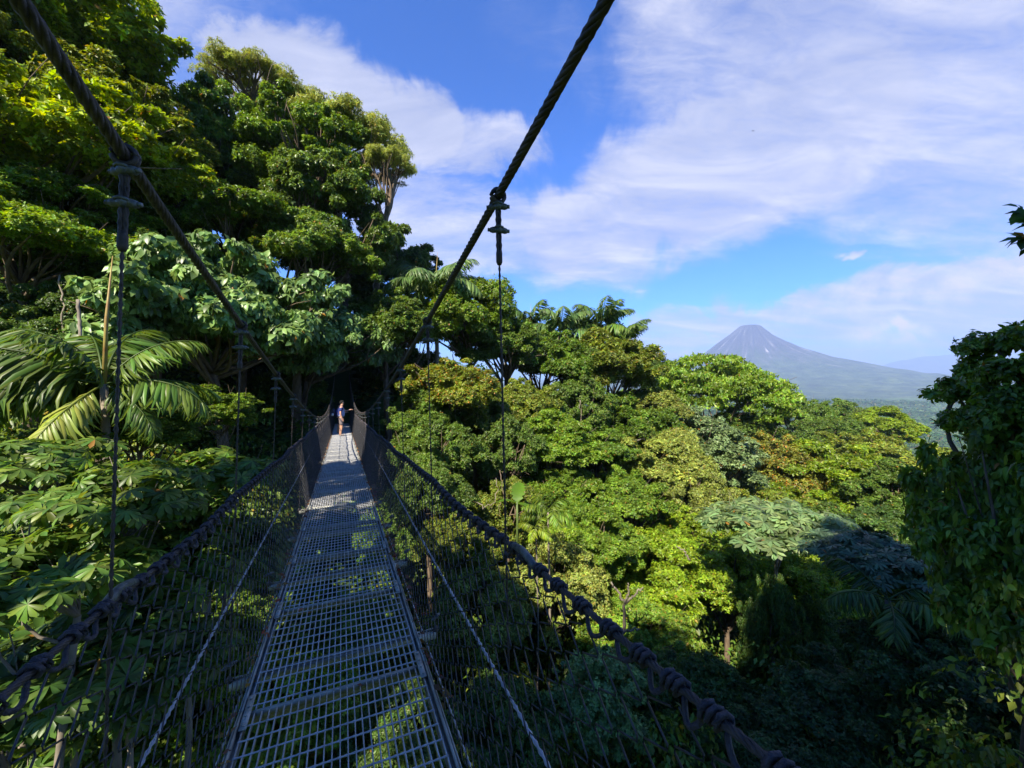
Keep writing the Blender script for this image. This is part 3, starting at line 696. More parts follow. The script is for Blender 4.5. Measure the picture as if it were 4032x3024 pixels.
# ------------------------------------------------------------------ undergrowth and far woods (nobody could count these)
def undergrowth():
    rng = np.random.default_rng(3)
    n = 260000
    r = 3 + 82 * rng.random(n) ** .8; a = HEAD + rng.uniform(-1.15, 1.15, n)
    w = rng.random(n) < .12; a[w] = rng.uniform(0, 2 * pi, w.sum()); r[w] = 3 + 25 * rng.random(w.sum())
    X = r * np.sin(a); Y = r * np.cos(a); Z = np.concatenate([ground(X[i:i + 20000], Y[i:i + 20000]) for i in range(0, n, 20000)])
    lump = .9 * np.abs(np.sin(X * .9 + np.cos(Y * .7) * 2) * np.cos(Y * .8 + np.sin(X * .5))) + .25
    P = np.stack([X, Y, Z + lump * rng.uniform(.2, 1, n) * (.7 + r / 60)], 1)
    k = (np.abs(X) > 1.1) | (P[:, 2] < zd(Y) - .5); P = P[k]; n = len(P); r = r[k]
    V, F = scatter(RHOMB, P, rdir(rng, n, -.3, .3), unit(UP + rng.normal(0, .5, (n, 3))), rng.uniform(.2, .42, n) * (.7 + r / 50))
    o = place('undergrowth', mesh_from('undergrowth', V, F), M['mixed']); o.color = (.085, .145, .024, 1)  # green raised so the shaded slopes look filled with light
    tag(o, 'leafy undergrowth covering the slopes beneath the trees', 'undergrowth', kind='stuff')
undergrowth()

def thicket():
    # climbers heaped over stumps and saplings between the trees
    rng = np.random.default_rng(21)
    n = 900
    r = 9 + 75 * rng.random(n) ** .75; a = HEAD + rng.uniform(-1.0, 1.05, n)
    X = r * np.sin(a); Y = r * np.cos(a); keep = (np.abs(X) > 3.2) | (Y > 50); X, Y, r = X[keep], Y[keep], r[keep]; n = len(X)
    Z = ground(X, Y)
    H = rng.uniform(1.2, 6.0, n) * (.6 + r / 80); W = rng.uniform(.7, 1.9, n) * (.7 + r / 90)
    lim = zd(np.clip(Y, 0, 45)) - 1.0
    nearb = np.abs(X) < 7; H = np.where(nearb, np.minimum(H, np.maximum(lim - Z, .6)), H)
    per = 420; m = n * per; ci = np.repeat(np.arange(n), per)
    t = rng.random(m) ** .8; ang = rng.uniform(0, 2 * pi, m)
    prof = np.sqrt(np.clip(1 - t ** 2.2, 0, 1)) * (1 + .28 * np.sin(ang * 3 + ci) + .18 * np.sin(ang * 7 + ci * 3 + t * 6))
    rad = W[ci] * prof * (1.05 - np.abs(rng.normal(0, .2, m)))
    P = np.stack([X[ci] + rad * np.cos(ang), Y[ci] + rad * np.sin(ang), Z[ci] + H[ci] * t], 1)
    out = np.stack([np.cos(ang), np.sin(ang), 0 * ang], 1)
    Nn = unit(out * .6 + UP * (.3 + t[:, None]) + rng.normal(0, .45, (m, 3)))
    V, F = scatter(RHOMB, P, out * .6 - UP * .9 + rng.normal(0, .5, (m, 3)), Nn, rng.uniform(.12, .26, m) * (.7 + r[ci] / 50))
    o = place('climbers', mesh_from('climbers', V, F), M['mixed']); o.color = (.105, .165, .020, 1)
    tag(o, 'tangled climbers heaped between the trees over the slopes', 'climbers', kind='stuff')
thicket()

def far_woods():
    rng = np.random.default_rng(8)
    VV = []; FF = {}; off = 0
    def batch(r0, r1, n, per, R, leaf, a0, a1, h):
        nonlocal off
        r = np.sqrt(rng.uniform(r0 ** 2, r1 ** 2, n)); a = rng.uniform(a0, a1, n)
        X = r * np.sin(a); Y = r * np.cos(a); Z = np.concatenate([ground(X[i:i + 20000], Y[i:i + 20000]) for i in range(0, n, 20000)]) + h * rng.uniform(.6, 1.15, n)
        Rt = R * rng.uniform(.6, 1.3, n)
        ci = np.repeat(np.arange(n), per); m = n * per
        d = rdir(rng, m, -.25, 1)
        P = np.stack([X, Y, Z], 1)[ci] + d * Rt[ci][:, None] * np.array([1, 1, .6]) * (1 + .15 * rng.normal(0, 1, (m, 1)))
        V, F = scatter(RHOMB, P, rdir(rng, m, -.4, .2), unit(d * .8 + UP * .6 + rng.normal(0, .3, (m, 3))), leaf * rng.uniform(.7, 1.3, m))
        VV.append(V)
        for f in F: FF.setdefault(f.shape[1], []).append(f + off)
        off += len(V)
    c = HEAD
    batch(85, 170, 330, 420, 4.6, .95, c + .05, c + 1.15, 6)
    batch(170, 420, 1500, 110, 5.2, 2.0, c + .0, c + 1.15, 6)
    batch(420, 1200, 6000, 26, 6.0, 4.6, c + .0, c + 1.15, 5)
    batch(1200, 3200, 9000, 9, 10, 10, c + .0, c + 1.1, 5)
    batch(75, 200, 420, 260, 5.0, 1.1, c - 1.2, c + .0, 6)
    o = place('distant_forest', mesh_from('distant_forest', np.concatenate(VV), [np.concatenate(f) for f in FF.values()]), M['mixed'])
    o.color = (.05, .105, .02, 1)
    tag(o, 'distant rainforest spreading over the valley towards the volcano', 'forest', kind='stuff')
far_woods()

# ------------------------------------------------------------------ volcano and far hills
def volcano():
    D = 6000.0; s = 1.0
    c = at(750, 375, D)
    pr = np.array([(0, 725), (60, 728), (118, 744), (150, 720), (285, 582), (450, 480), (610, 396), (981, 250), (1305, 160), (1722, 49), (2230, -43), (3000, -115), (4200, -190), (5200, -230)])
    pl = np.array([(0, 725), (60, 728), (118, 744), (150, 722), (275, 612), (435, 489), (663, 303), (870, 187), (1250, 50), (1700, -40), (2500, -120), (3400, -165), (4200, -195), (5200, -230)])
    rr = np.concatenate([np.linspace(0, 2400, 130), np.linspace(2450, 5200, 40)]); m = 360; aa = np.linspace(0, 2 * pi, m + 1)[:-1]
    Rg, A = np.meshgrid(rr, aa, indexing='ij')
    w = .5 + .5 * np.cos(A)            # local +x is to the viewer's right
    Z = np.interp(Rg, pr[:, 0], pr[:, 1]) * w + np.interp(Rg, pl[:, 0], pl[:, 1]) * (1 - w)
    g = sum(np.sin(A * k + ph + .0006 * Rg * q) / k ** .6 for k, ph, q in ((9, 1, 1), (17, 2.2, -1), (31, .4, 2), (53, 3.0, -2), (83, 1.1, 1)))
    amp = np.interp(Rg, [0, 150, 500, 1400, 3000, 5200], [0, 3, 15, 22, 16, 4])
    Z = Z + g * amp * .8
    X = Rg * np.cos(A); Y = Rg * np.sin(A)
    bump = np.sin(X / 90 + np.sin(Y / 130)) * np.cos(Y / 80 + np.sin(X / 150)); Z += bump * np.interp(Rg, [0, 900, 2000, 4000], [0, 4, 14, 8])
    n = len(rr); i = np.arange(n - 1)[:, None] * m; j = np.arange(m)[None]; k = (j + 1) % m
    q = np.stack([i + j, i + m + j, i + m + k, i + k], -1).reshape(-1, 4)
    me = mesh_from('volcano', np.stack([X, Y, Z], -1), [q], True)
    mt, nt = new_mat('volcano_slopes'); L = nt.links.new
    tc = N(nt, 'ShaderNodeTexCoord'); sp = N(nt, 'ShaderNodeSeparateXYZ'); L(tc.outputs['Object'], sp.inputs[0])
    at2 = N(nt, 'ShaderNodeMath', operation='ARCTAN2'); L(sp.outputs[1], at2.inputs[0]); L(sp.outputs[0], at2.inputs[1])
    rad = N(nt, 'ShaderNodeVectorMath', operation='LENGTH'); cx = N(nt, 'ShaderNodeCombineXYZ'); L(sp.outputs[0], cx.inputs[0]); L(sp.outputs[1], cx.inputs[1]); L(cx.outputs[0], rad.inputs[0])
    rs = N(nt, 'ShaderNodeMath', operation='MULTIPLY', i_1=.0009); L(rad.outputs['Value'], rs.inputs[0])
    an = N(nt, 'ShaderNodeMath', operation='MULTIPLY', i_1=4.5); L(at2.outputs[0], an.inputs[0])
    cc = N(nt, 'ShaderNodeCombineXYZ'); L(an.outputs[0], cc.inputs[0]); L(rs.outputs[0], cc.inputs[1])
    st = N(nt, 'ShaderNodeTexNoise', i_Scale=2.6, i_Detail=6.0, i_Roughness=.6, i_Distortion=.3); L(cc.outputs[0], st.inputs['Vector'])
    rock = ramp(nt, st.outputs[0], [(.36, (.018, .022, .030)), (.52, (.036, .040, .048)), (.62, (.065, .068, .075)), (.70, (.27, .26, .27))])
    ns = N(nt, 'ShaderNodeTexNoise', i_Scale=.006, i_Detail=9.0, i_Roughness=.7); L(tc.outputs['Object'], ns.inputs['Vector'])
    veg = ramp(nt, ns.outputs[0], [(.35, (.014, .030, .018)), (.5, (.030, .058, .024)), (.65, (.07, .10, .04))])
    nh = N(nt, 'ShaderNodeMath', operation='MULTIPLY_ADD', i_1=500.0, i_2=-250.0); L(ns.outputs[0], nh.inputs[0])
    st2 = N(nt, 'ShaderNodeMath', operation='MULTIPLY_ADD', i_1=700.0, i_2=-350.0); L(st.outputs[0], st2.inputs[0])
    hz = N(nt, 'ShaderNodeMath', operation='ADD'); L(sp.outputs[2], hz.inputs[0]); L(nh.outputs[0], hz.inputs[1])
    hz2 = N(nt, 'ShaderNodeMath', operation='ADD'); L(hz.outputs[0], hz2.inputs[0]); L(st2.outputs[0], hz2.inputs[1])
    mr = N(nt, 'ShaderNodeMapRange', i_1=90.0, i_2=420.0); L(hz2.outputs[0], mr.inputs[0])
    mx = N(nt, 'ShaderNodeMix', data_type='RGBA'); L(mr.outputs[0], mx.inputs[0]); L(veg, mx.inputs[6]); L(rock, mx.inputs[7])
    p = N(nt, 'ShaderNodeBsdfPrincipled', i_Roughness=1.0); L(mx.outputs[2], p.inputs['Base Color'])
    vo = N(nt, 'ShaderNodeTexVoronoi', i_Scale=.03); L(tc.outputs['Object'], vo.inputs['Vector'])
    b = N(nt, 'ShaderNodeBump', i_Strength=1.0, i_Distance=10.0, invert=True); L(vo.outputs[0], b.inputs['Height'])
    b2 = N(nt, 'ShaderNodeBump', i_Strength=.8, i_Distance=40.0); L(st.outputs[0], b2.inputs['Height']); L(b.outputs[0], b2.inputs['Normal']); L(b2.outputs[0], p.inputs['Normal'])
    o_ = N(nt, 'ShaderNodeOutputMaterial'); L(p.outputs[0], o_.inputs[0])
    o = place('volcano', me, mt, None, (c[0], c[1], 0), (0, 0, -HEAD))
    tag(o, 'blue-grey volcanic cone with a flat summit and pale lava streaks, hazy behind the forest', 'volcano', kind='structure')
volcano()
def ridge(name, d, pts, depth, col, label):
    """a long rounded ridge seen across the valley"""
    n = 160; m = 24
    px = np.linspace(pts[0][0], pts[-1][0], n); top = np.interp(px, [p[0] for p in pts], [(375 - p[1]) / 400 * d for p in pts])
    top = top + (np.sin(px * .21) + .6 * np.sin(px * .53 + 1)) * d * .0008
    V = np.zeros((n, m, 3)); v = np.linspace(-1, 1, m)
    for i in range(n):
        c = at(px[i], 375, d)
        prof = np.cos(v * pi / 2) ** 1.3 * (1 + .1 * np.sin(v * 9 + px[i] * .3))
        V[i] = c[None] + FWD * (v * depth)[:, None]; V[i, :, 2] = -230 + (top[i] + 230) * prof
    i = np.arange(n - 1)[:, None] * m; j = np.arange(m - 1)[None]
    q = np.stack([i + j, i + m + j, i + m + j + 1, i + j + 1], -1).reshape(-1, 4)
    o = place(name, mesh_from(name, V, [q], True), simple_mat(name + '_woods', (.02, .05, .02), (.07, .10, .035), .004, .95, detail=8))
    tag(o, label, 'hills', kind='structure')
ridge('hills', 9500, [(815, 379), (850, 374), (880, 370.5), (905, 373), (960, 376), (1040, 378), (1120, 377)], 1500, None, 'low blue hills at the foot of the volcano flank')
ridge('mountains', 12500, [(820, 378), (880, 368), (920, 359), (960, 356), (1000, 359), (1060, 362), (1150, 370)], 1800, None, 'faint far mountain ridge right of the volcano')

# ------------------------------------------------------------------ the hanging bridge
Y0, Y1 = -3.2, 45.0
BR = empty('suspension_bridge', (0, 0, -1.6), 'long narrow rope suspension footbridge with steel grating deck and mesh sides', 'bridge')
B0 = np.array([0, 0, -1.6])
def bp(name, mb, mat, parent=None, smooth=True, org=B0):
    me = mb.mesh(name, smooth); me.transform(__import__('mathutils').Matrix.Translation(tuple(-org)))
    return place(name, me, M[mat], parent or BR)
cy = np.array([-3.2, .75, 1.47, 2.9, 4.25, 5.67, 6.9, 8.15, 11.9, 16, 20, 27, 34, 45])
cz_ = np.array([1.98, .870, .690, .410, .124, -.157, -.388, -.60, -1.08, -1.33, -1.42, -1.15, -.35, 1.6])
cw = np.array([.6, 2, 3, 3, 3, 2, 2, 2, 2, 1, 1, 1, .7, .6])
cfit = np.polyfit(cy / 20, cz_, 5, w=cw)
def zc(y, s=1): return np.polyval(cfit, np.asarray(y, float) / 20) - (.085 if s < 0 else 0)
XC, XR, XD = .57, .61, .475
HY = [1.43 * k + .055 for k in range(-2, 32)]
HY = [y for y in HY if y < Y1 - .5]
def zrail(y, s=1):
    y = np.asarray(y, float)
    ph = ((y - HY[0]) / 1.43) % 1
    return zd(y) + (1.035 if s > 0 else 1.055) - .018 * np.sin(ph * pi)
def xrail(y):
    return XR + .012 * np.sin(np.asarray(y) * 2.2)

def deck():
    """one grating panel, shared by all"""
    Lp = 1.13; mb = MB()
    nb = 27
    for i in range(nb):
        x = -.425 + .85 * i / (nb - 1); mb.box(x - .0024, x + .0024, .012, Lp - .012, -.028, 0)
    ys = np.arange(.05, Lp - .02, .0985)
    for y in ys:                                    # twisted cross rods let into the bars
        n = 27 * 4; xs = np.linspace(-.43, .43, n); r = .0046 + .0011 * np.sin(np.arange(n) * pi / 2)
        mb.tube(np.stack([xs, np.full(n, y), np.full(n, -.0015)], 1), r, 5)
    me = mb.mesh('grating')
    fr = MB()
    for s in (-1, 1):
        x = s * .447
        fr.box(min(x, x + s * .006), max(x, x + s * .006), 0, Lp, -.055, .014)
        fr.box(min(x - s * .03, x), max(x - s * .03, x), .001, Lp - .001, -.036, -.031)
        fr.box(min(x + s * .012, x + s * .018), max(x + s * .012, x + s * .018), 0, Lp, -.07, .006)
    fr.box(-.44, .44, .002, .007, -.034, .001); fr.box(-.44, .44, Lp - .007, Lp - .002, -.034, .001)
    fr.box(-.44, .44, -.0, .0015, -.06, -.036)
    frm = fr.mesh('side_frame')
    pl = MB(); pl.box(-.016, .016, -.13, .13, .0035, .0085)
    for y in (-.1, -.035, .035, .1): pl.tube([(0, y, .008), (0, y, .016)], .0075, 6)
    plm = pl.mesh('joint_plate')
    bm_ = MB(); bm_.box(-.63, .63, -.02, .02, -.115, -.072); bm_.box(-.63, .63, .014, .02, -.072, -.058)
    k = 0; y = 2.47 - 1.13 * 5
    while y + 1.13 < Y1:
        z0, z1 = float(zd(y)), float(zd(y + 1.13)); ang = math.atan2(z1 - z0, 1.13)
        o = place('deck_panel', me, M['galv'], BR, (-.008, y, z0 + 1.6), (ang, 0, 0), (1.055, 1, 1))
        place('side_frame', frm, M['plate'], o)
        for s in (-1, 1): place('joint_plate', plm, M['plate'], o, (s * .424, 0, 0))
        y += 1.13; k += 1
    cb = bm_.mesh('crossbeam')
    for y in HY:
        place('crossbeam', cb, M['plate'], BR, (0, y, float(zd(y)) + 1.6))
deck()

def cables():
    for s in (-1, 1):
        y = np.arange(Y0, Y1, .03)
        P = np.stack([np.full(len(y), s * XC), y, zc(y, s)], 1)
        mb = MB(); mb.rope(P, .0185, 6, .21, 5); bp('main_cable', mb, 'cable')
        # handrail wire rope
        y = np.arange(Y0, Y1, .025)
        P = np.stack([s * xrail(y), y, zrail(y, s)], 1)
        mb = MB(); mb.rope(P, .0105, 6, .11, 4); bp('handrail_cable', mb, 'cable')
        # side cable in the mesh and stay cable under the deck
        y = np.arange(Y0, Y1, .04)
        P = np.stack([np.full(len(y), s * .575), y, zd(y) + .47 + .02 * np.clip(y, -2, 9)], 1)
        mb = MB(); mb.rope(P, .0085, 5, .09, 4); bp('side_cable', mb, 'bluecable')
        P = np.stack([np.full(len(y), s * .56), y, zd(y) - .13], 1)
        mb = MB(); mb.rope(P, .0075, 5, .09, 4); bp('stay_cable', mb, 'bluecable')
cables()

def lacing():
    """thick cord: tight turns round the rail, then a slack loop under it, again and again"""
    for s in (-1, 1):
        rng = np.random.default_rng(40 + s)
        pts = []; y = Y0 + .1
        while y < 20:
            cell = rng.uniform(.095, .13); coil = .05
            xr, zr = s * float(xrail(y)), float(zrail(y, s))
            for q in np.linspace(0, 1, 20, endpoint=False):
                a = q * 3 * 2 * pi - pi / 2; r = .0165
                yy = y + coil * q
                pts.append((xr + r * cos(a) * s, yy, float(zrail(yy, s)) + r * sin(a)))
            hang = rng.uniform(.016, .032)
            for q in np.linspace(.06, .94, 9):
                yy = y + coil + (cell - coil) * q
                pts.append((xr - s * .012 * sin(q * pi), yy, float(zrail(yy, s)) - .018 - hang * sin(q * pi) ** .8))
            y += cell
        mb = MB(); mb.tube(np.array(pts), .0064, 5)
        yy = np.arange(20, Y1, .012); a = yy * 2 * pi / .085
        mb.tube(np.stack([s * XR + .02 * np.cos(a), yy, zrail(yy, s) - .012 + .026 * np.sin(a)], 1), .008, 4)
        bp('lacing_rope', mb, 'rope')
        # bent sleeve in the rail beside the near hanger
        yb = 1.40 if s > 0 else 1.62
        q = np.linspace(0, 1, 10); mb = MB()
        mb.tube(np.stack([s * (XR + .0 * q), yb - .16 + .2 * q, zrail(yb - .16 + .2 * q, s) + .018 * np.sin(q * pi)], 1), .014, 8)
        bp('rail_sleeve', mb, 'clip')
lacing()

def meshes():
    for s in (-1, 1):
        rng = np.random.default_rng(70 + s)
        mb = MB(); y = -1.0; step = .082; wi = 1
        while y < Y1 - .3:
            near = y < 7
            zt, zb = float(zrail(y, s)) - .03, float(zd(y)) - .03
            n = 25; t = np.linspace(0, 1, n)
            zz = zb + (zt - zb) * t
            zig = ((np.arange(n) % 2) * 2 - 1) * wi; wi = -wi
            xx = s * (XD + .03 + (XR - XD - .03) * t ** 1.3) + zig * .004 * s
            yy = y + zig * step * .56 + .006 * np.sin(zz * 9 + y * 3)
            P = np.stack([xx, yy, zz], 1)
            if near:      # soften the bends
                Q = np.empty((2 * n - 2, 3)); Q[0::2] = P[:-1] * .87 + P[1:] * .13; Q[1::2] = P[:-1] * .13 + P[1:] * .87
                P = Q
            mb.tube(P, .0027 if near else .0032, 4 if near else 3, False)
            y += step
        bp('mesh_side', mb, 'wire')
meshes()

def hangers():
    clip = MB()
    clip.tube([(-.036, 0, 0), (-.028, 0, 0), (-.014, 0, .003), (.014, 0, .003), (.028, 0, 0), (.036, 0, 0)], [.010, .013, .014, .014, .013, .010], 8)
    clip.tube([(-.046, 0, 0), (-.034, 0, 0)], .0075, 6); clip.tube([(.034, 0, 0), (.046, 0, 0)], .0075, 6)
    clip.ball((0, -.004, .002), (.018, .017, .016), 10, 8)
    clip.tube([(-.02, .0, .006), (-.015, -.016, .010), (0, -.021, .012), (.015, -.016, .010), (.02, 0, .006)], .0045, 6)
    clipm = clip.mesh('cable_clip', True); clipm.materials.append(M['clip'])
    for y in HY:
        for s in (-1, 1):
            zt = float(zc(y, s)); zb = float(zd(y)) - .09; zr = float(zrail(y, s))
            H = zt - zb
            top = np.array([s * XC, y, zt]); bot = np.array([s * (XR + .022), y, zb])
            ax = unit(bot - top)
            mb = MB()
            # eye loop round the main cable
            a = np.linspace(0, 2 * pi, 18); slope = float(zc(y + .05) - zc(y - .05)) / .1
            for off in (-.007, .006):
                mb.tube([(s * XC + .0265 * cos(q), y + off - .3 * slope * .02 * sin(q), zt + .0265 * sin(q) + off * slope) for q in a], .0078, 6)
            dl = min(.26, H * .5)
            for dx in (-.0056, .0056):
                P = np.array([top + ax * t for t in np.linspace(.025, dl, 8)]) + np.array([dx, 0, 0]); mb.rope(P, .0082, 4, .05, 5, .46)
            if y < 9:
                mb.tube([top + ax * (dl - .045), top + ax * (dl - .03), top + ax * dl, top + ax * (dl + .012)], [.010, .0135, .0135, .008], 8)
            n = max(4, int(H / .03) if y < 8 else 5)
            P = np.array([top + (bot - top) * t for t in np.linspace(dl / H, 1, n)]); 
            if y < 8: mb.rope(P, .0062, 4, .06, 4, .48)
            else: mb.tube(P, .0062, 5)
            # turned back end at the crossbeam
            mb.ball(tuple(bot + UP * .03), (.018, .018, .03), 8, 6)
            h = bp('hanger', mb, 'cable', org=np.array([s * XC, y, zt])); h.location = (s * XC, y, zt + 1.6)
            for q, t in enumerate((.042, .135)):
                if H < .5 and q == 1: continue
                c = place('cable_clip', clipm, None, h, tuple(ax * t), (0, 0, -HEAD * .8 + .3 * (q - .5)), (1.0 - .05 * q,) * 3)
            if y < 6: place('cable_clip', clipm, None, h, tuple(bot + UP * .12 - top), (0, 0, .8), (1, 1, 1))
hangers()

def portal():
    for s in (-1, 1):
        mb = MB(); mb.box(s * .75 - .09, s * .75 + .09, 44.9, 45.1, float(zd(45)) - 1.5, 2.0); bp('tower_post', mb, 'plate', smooth=False)
    mb = MB(); mb.box(-.84, .84, 44.92, 45.08, 1.86, 2.0 - .002); bp('tower_beam', mb, 'plate', smooth=False)
portal()

# ------------------------------------------------------------------ leaf litter caught along the deck edges
def litter():
    rng = np.random.default_rng(12); n = 900
    Y = rng.uniform(2, 24, n); s = rng.choice((-1, 1), n)
    X = s * (.495 + np.abs(rng.normal(0, .022, n))); Z = zd(Y) - .01 + np.abs(rng.normal(0, .03, n))
    k = np.arange(n) % 36 == 0; X[k] = rng.uniform(-.4, .4, k.sum()); Z[k] = zd(Y[k]) + .006
    V, F = scatter(RHOMB, np.stack([X, Y, Z], 1), rdir(rng, n, -.05, .05) + np.where(k, 0, 1)[:, None] * rng.normal(0, .3, (n, 3)), np.where(k[:, None], UP, rdir(rng, n, .1, 1)), rng.uniform(.03, .07, n))
    mt = leaf_mat('dry_leaf', .7, .2, .04); o = place('leaf_litter', mesh_from('leaf_litter', V, F), mt); o.color = (.22, .10, .035, 1)
    tag(o, 'dry brown leaves caught along the deck edges', 'leaf litter', kind='stuff')
litter()

# ------------------------------------------------------------------ people
def skin_object(name, verts, edges, radii, mat, parent=None, sub=2, root=0):
    me = bpy.data.meshes.new(name); me.from_pydata([tuple(v) for v in verts], edges, []); me.update()
    o = place(name, me, mat, parent)
    md = o.modifiers.new('skin', 'SKIN'); md.use_smooth_shade = True; md.branch_smoothing = .4
    for i, v in enumerate(me.skin_vertices[0].data):
        r = radii[i]; v.radius = r if isinstance(r, tuple) else (r, r)
        v.use_root = (i == root)
    ss = o.modifiers.new('sub', 'SUBSURF'); ss.levels = sub; ss.render_levels = sub
    return o
skin = simple_mat('skin', (.42, .22, .14), (.50, .28, .18), 12, .5)
hairm = simple_mat('black_hair', (.0012, .001, .001), (.003, .0025, .002), 40, 1.0)
shoe = simple_mat('grey_shoe', (.16, .14, .13), (.26, .23, .21), 30, .8)
shortm = simple_mat('taupe_cotton', (.12, .095, .10), (.17, .14, .145), 40, .9)
def shirt_mat(name, light, dark, navy_all=False):
    m, nt = new_mat(name); L = nt.links.new
    tc = N(nt, 'ShaderNodeTexCoord'); sp = N(nt, 'ShaderNodeSeparateXYZ'); L(tc.outputs['Object'], sp.inputs[0])
    # dark yoke: above the chest and towards the back; light below
    a = N(nt, 'ShaderNodeMath', operation='MULTIPLY_ADD', i_1=1.1, i_2=-1.30); L(sp.outputs[2], a.inputs[0])
    b = N(nt, 'ShaderNodeMath', operation='MULTIPLY', i_1=-1.6); L(sp.outputs[0], b.inputs[0])
    s = N(nt, 'ShaderNodeMath', operation='ADD'); L(a.outputs[0], s.inputs[0]); L(b.outputs[0], s.inputs[1])
    st = N(nt, 'ShaderNodeMath', operation='GREATER_THAN', i_1=-5.0 if navy_all else .0); L(s.outputs[0], st.inputs[0])
    mx = N(nt, 'ShaderNodeMix', data_type='RGBA'); L(st.outputs[0], mx.inputs[0]); mx.inputs[6].default_value = (*light, 1); mx.inputs[7].default_value = (*dark, 1)
    p = N(nt, 'ShaderNodeBsdfPrincipled', i_Roughness=.85); L(mx.outputs[2], p.inputs['Base Color'])
    ns = N(nt, 'ShaderNodeTexNoise', i_Scale=9.0, i_Detail=3.0); L(tc.outputs['Object'], ns.inputs['Vector'])
    bb = N(nt, 'ShaderNodeBump', i_Strength=.5, i_Distance=.03); L(ns.outputs[0], bb.inputs['Height']); L(bb.outputs[0], p.inputs['Normal'])
    o = N(nt, 'ShaderNodeOutputMaterial'); L(p.outputs[0], o.inputs[0]); return m

def person(x, y, H, label, shirt, shorts, group, pack=None, reach=True):
    k = H / 1.75
    z0 = float(zd(y))
    root = empty('person', (x, y, z0), label, 'person', group)
    root.scale = (k, k, k)
    # local: faces +x, its left is +y
    V = []; R = []; E = []
    def v(p, r, par=None):
        V.append(p); R.append(r); i = len(V) - 1
        if par is not None: E.append((par, i))
        return i
    pel = v((0, 0, .95), (.115, .145)); wst = v((.005, 0, 1.08), (.10, .135), pel); chs = v((0, 0, 1.27), (.115, .155), wst); nk0 = v((-.005, 0, 1.42), (.09, .10), chs)
    nk = v((.02, 0, 1.50), .056, nk0); hd0 = v((.045, 0, 1.57), (.075, .066), nk); hd1 = v((.05, 0, 1.645), (.098, .077), hd0); hd2 = v((.035, 0, 1.705), (.075, .062), hd1)
    nose = v((.145, 0, 1.617), .013, hd1); chin = v((.115, 0, 1.555), .024, hd0)
    for s in (-1, 1): v((.035, s * .083, 1.625), .014, hd1)
    hands = []
    for s in (-1, 1):
        sh = v((-.005, s * .155, 1.395), .062, nk0)
        if s < 0:   # near arm hangs down beside the hip
            el = v((-.035, -.235, 1.12), .042, sh); wr = v((.045, -.235, .88), .029, el); hd = np.array([.045, -.235, .88]); dr = unit(np.array([.35, .02, -1.0]))
            ac = np.array([0.0, -.02, 0]) ; sidev = unit(np.array([1.0, 0, .3])); curl = np.array([.2, .25, 0])
        else:       # far arm reaches to the rail
            el = v((.20, .24, 1.20), .040, sh); wr = v((.40, .20, 1.27 if reach else 1.18), .028, el); hd = np.array([.40, .20, 1.27 if reach else 1.18]); dr = unit(np.array([1.0, -.05, .12]))
            sidev = unit(np.array([.1, -1.0, 0])); curl = np.array([.1, 0, -.8])
        palm_i = v(tuple(hd + dr * .055), (.030, .024), wr)
        for f in range(4):
            off = sidev * (.026 - .0165 * f); ln = (.070, .080, .074, .058)[f]
            b = hd + dr * .085 + off; i1 = v(tuple(b), .0095, palm_i); m_ = b + unit(dr + curl * .35) * ln * .5; i2 = v(tuple(m_), .0085, i1); e_ = m_ + unit(dr + curl * .9) * ln * .5; v(tuple(e_), .007, i2)
        b = hd + dr * .035 + sidev * .035; i1 = v(tuple(b), .011, palm_i); v(tuple(b + unit(dr + sidev * .8) * .045), .009, i1)
    for s in (-1, 1):
        hp = v((0, s * .085, .86), .092, pel); kx = .035 if s < 0 else -.01
        kn = v((kx, s * .10, .50), .058, hp); an = v((kx - .05, s * .10, .10), .037, kn); hl = v((kx - .06, s * .10, .05), .038, an); v((kx + .09, s * .11, .035), .034, hl)
    body = skin_object('body', V, E, R, skin, root, 2)
    # clothing
    Vs = [(0, 0, .93), (.004, 0, 1.08), (0, 0, 1.27), (-.005, 0, 1.41), (-.0, 0, 1.465)]; Rs = [(.17, .19), (.16, .18), (.165, .19), (.125, .13), (.07, .07)]; Es = [(0, 1), (1, 2), (2, 3), (3, 4)]
    for s in (-1, 1):
        Vs.append((-.005, s * .165, 1.40)); Rs.append(.082); Es.append((3, len(Vs) - 1))
        Vs.append((-.022, -.215, 1.22) if s < 0 else (.10, .225, 1.30)); Rs.append(.072); Es.append((len(Vs) - 2, len(Vs) - 1))
    sh_o = skin_object('shirt', Vs, Es, Rs, shirt, root, 2)
    cb = MB(); cb.tube([(.02, .0, 1.475), (.035, 0, 1.50)], [.078, .066], 14); cb.build('collar', shirt, sh_o, True)
    Vp = [(0, 0, .97), (0, 0, .90)]; Rp = [(.135, .16), (.14, .165)]; Ep = [(0, 1)]
    for s in (-1, 1):
        Vp.append((0, s * .09, .80)); Rp.append(.115); Ep.append((1, len(Vp) - 1)); Vp.append((.03 if s < 0 else -.0, s * .10, .52)); Rp.append(.092); Ep.append((len(Vp) - 2, len(Vp) - 1))
    skin_object('shorts', Vp, Ep, Rp, shorts, root, 2, 1)
    for s in (-1, 1):
        kx = .035 if s < 0 else -.01
        skin_object('shoe', [(kx - .085, s * .105, .045), (kx - .01, s * .108, .05), (kx + .12, s * .112, .038)], [(0, 1), (1, 2)], [.046, .05, .042], shoe, root, 2)
    hb = MB()
    rng = np.random.default_rng(2)
    nu, nv = 18, 10; HV = []; HF = []
    for i in range(nv):
        t = i / (nv - 1) * 1.95
        for j in range(nu):
            a = 2 * pi * j / nu
            front = max(0, cos(a)); tt = t * (1 - .42 * front)
            r = 1 + rng.uniform(-.02, .03)
            HV.append((.030 + .108 * r * sin(tt) * cos(a), .088 * r * sin(tt) * sin(a), 1.655 + .108 * r * cos(tt)))
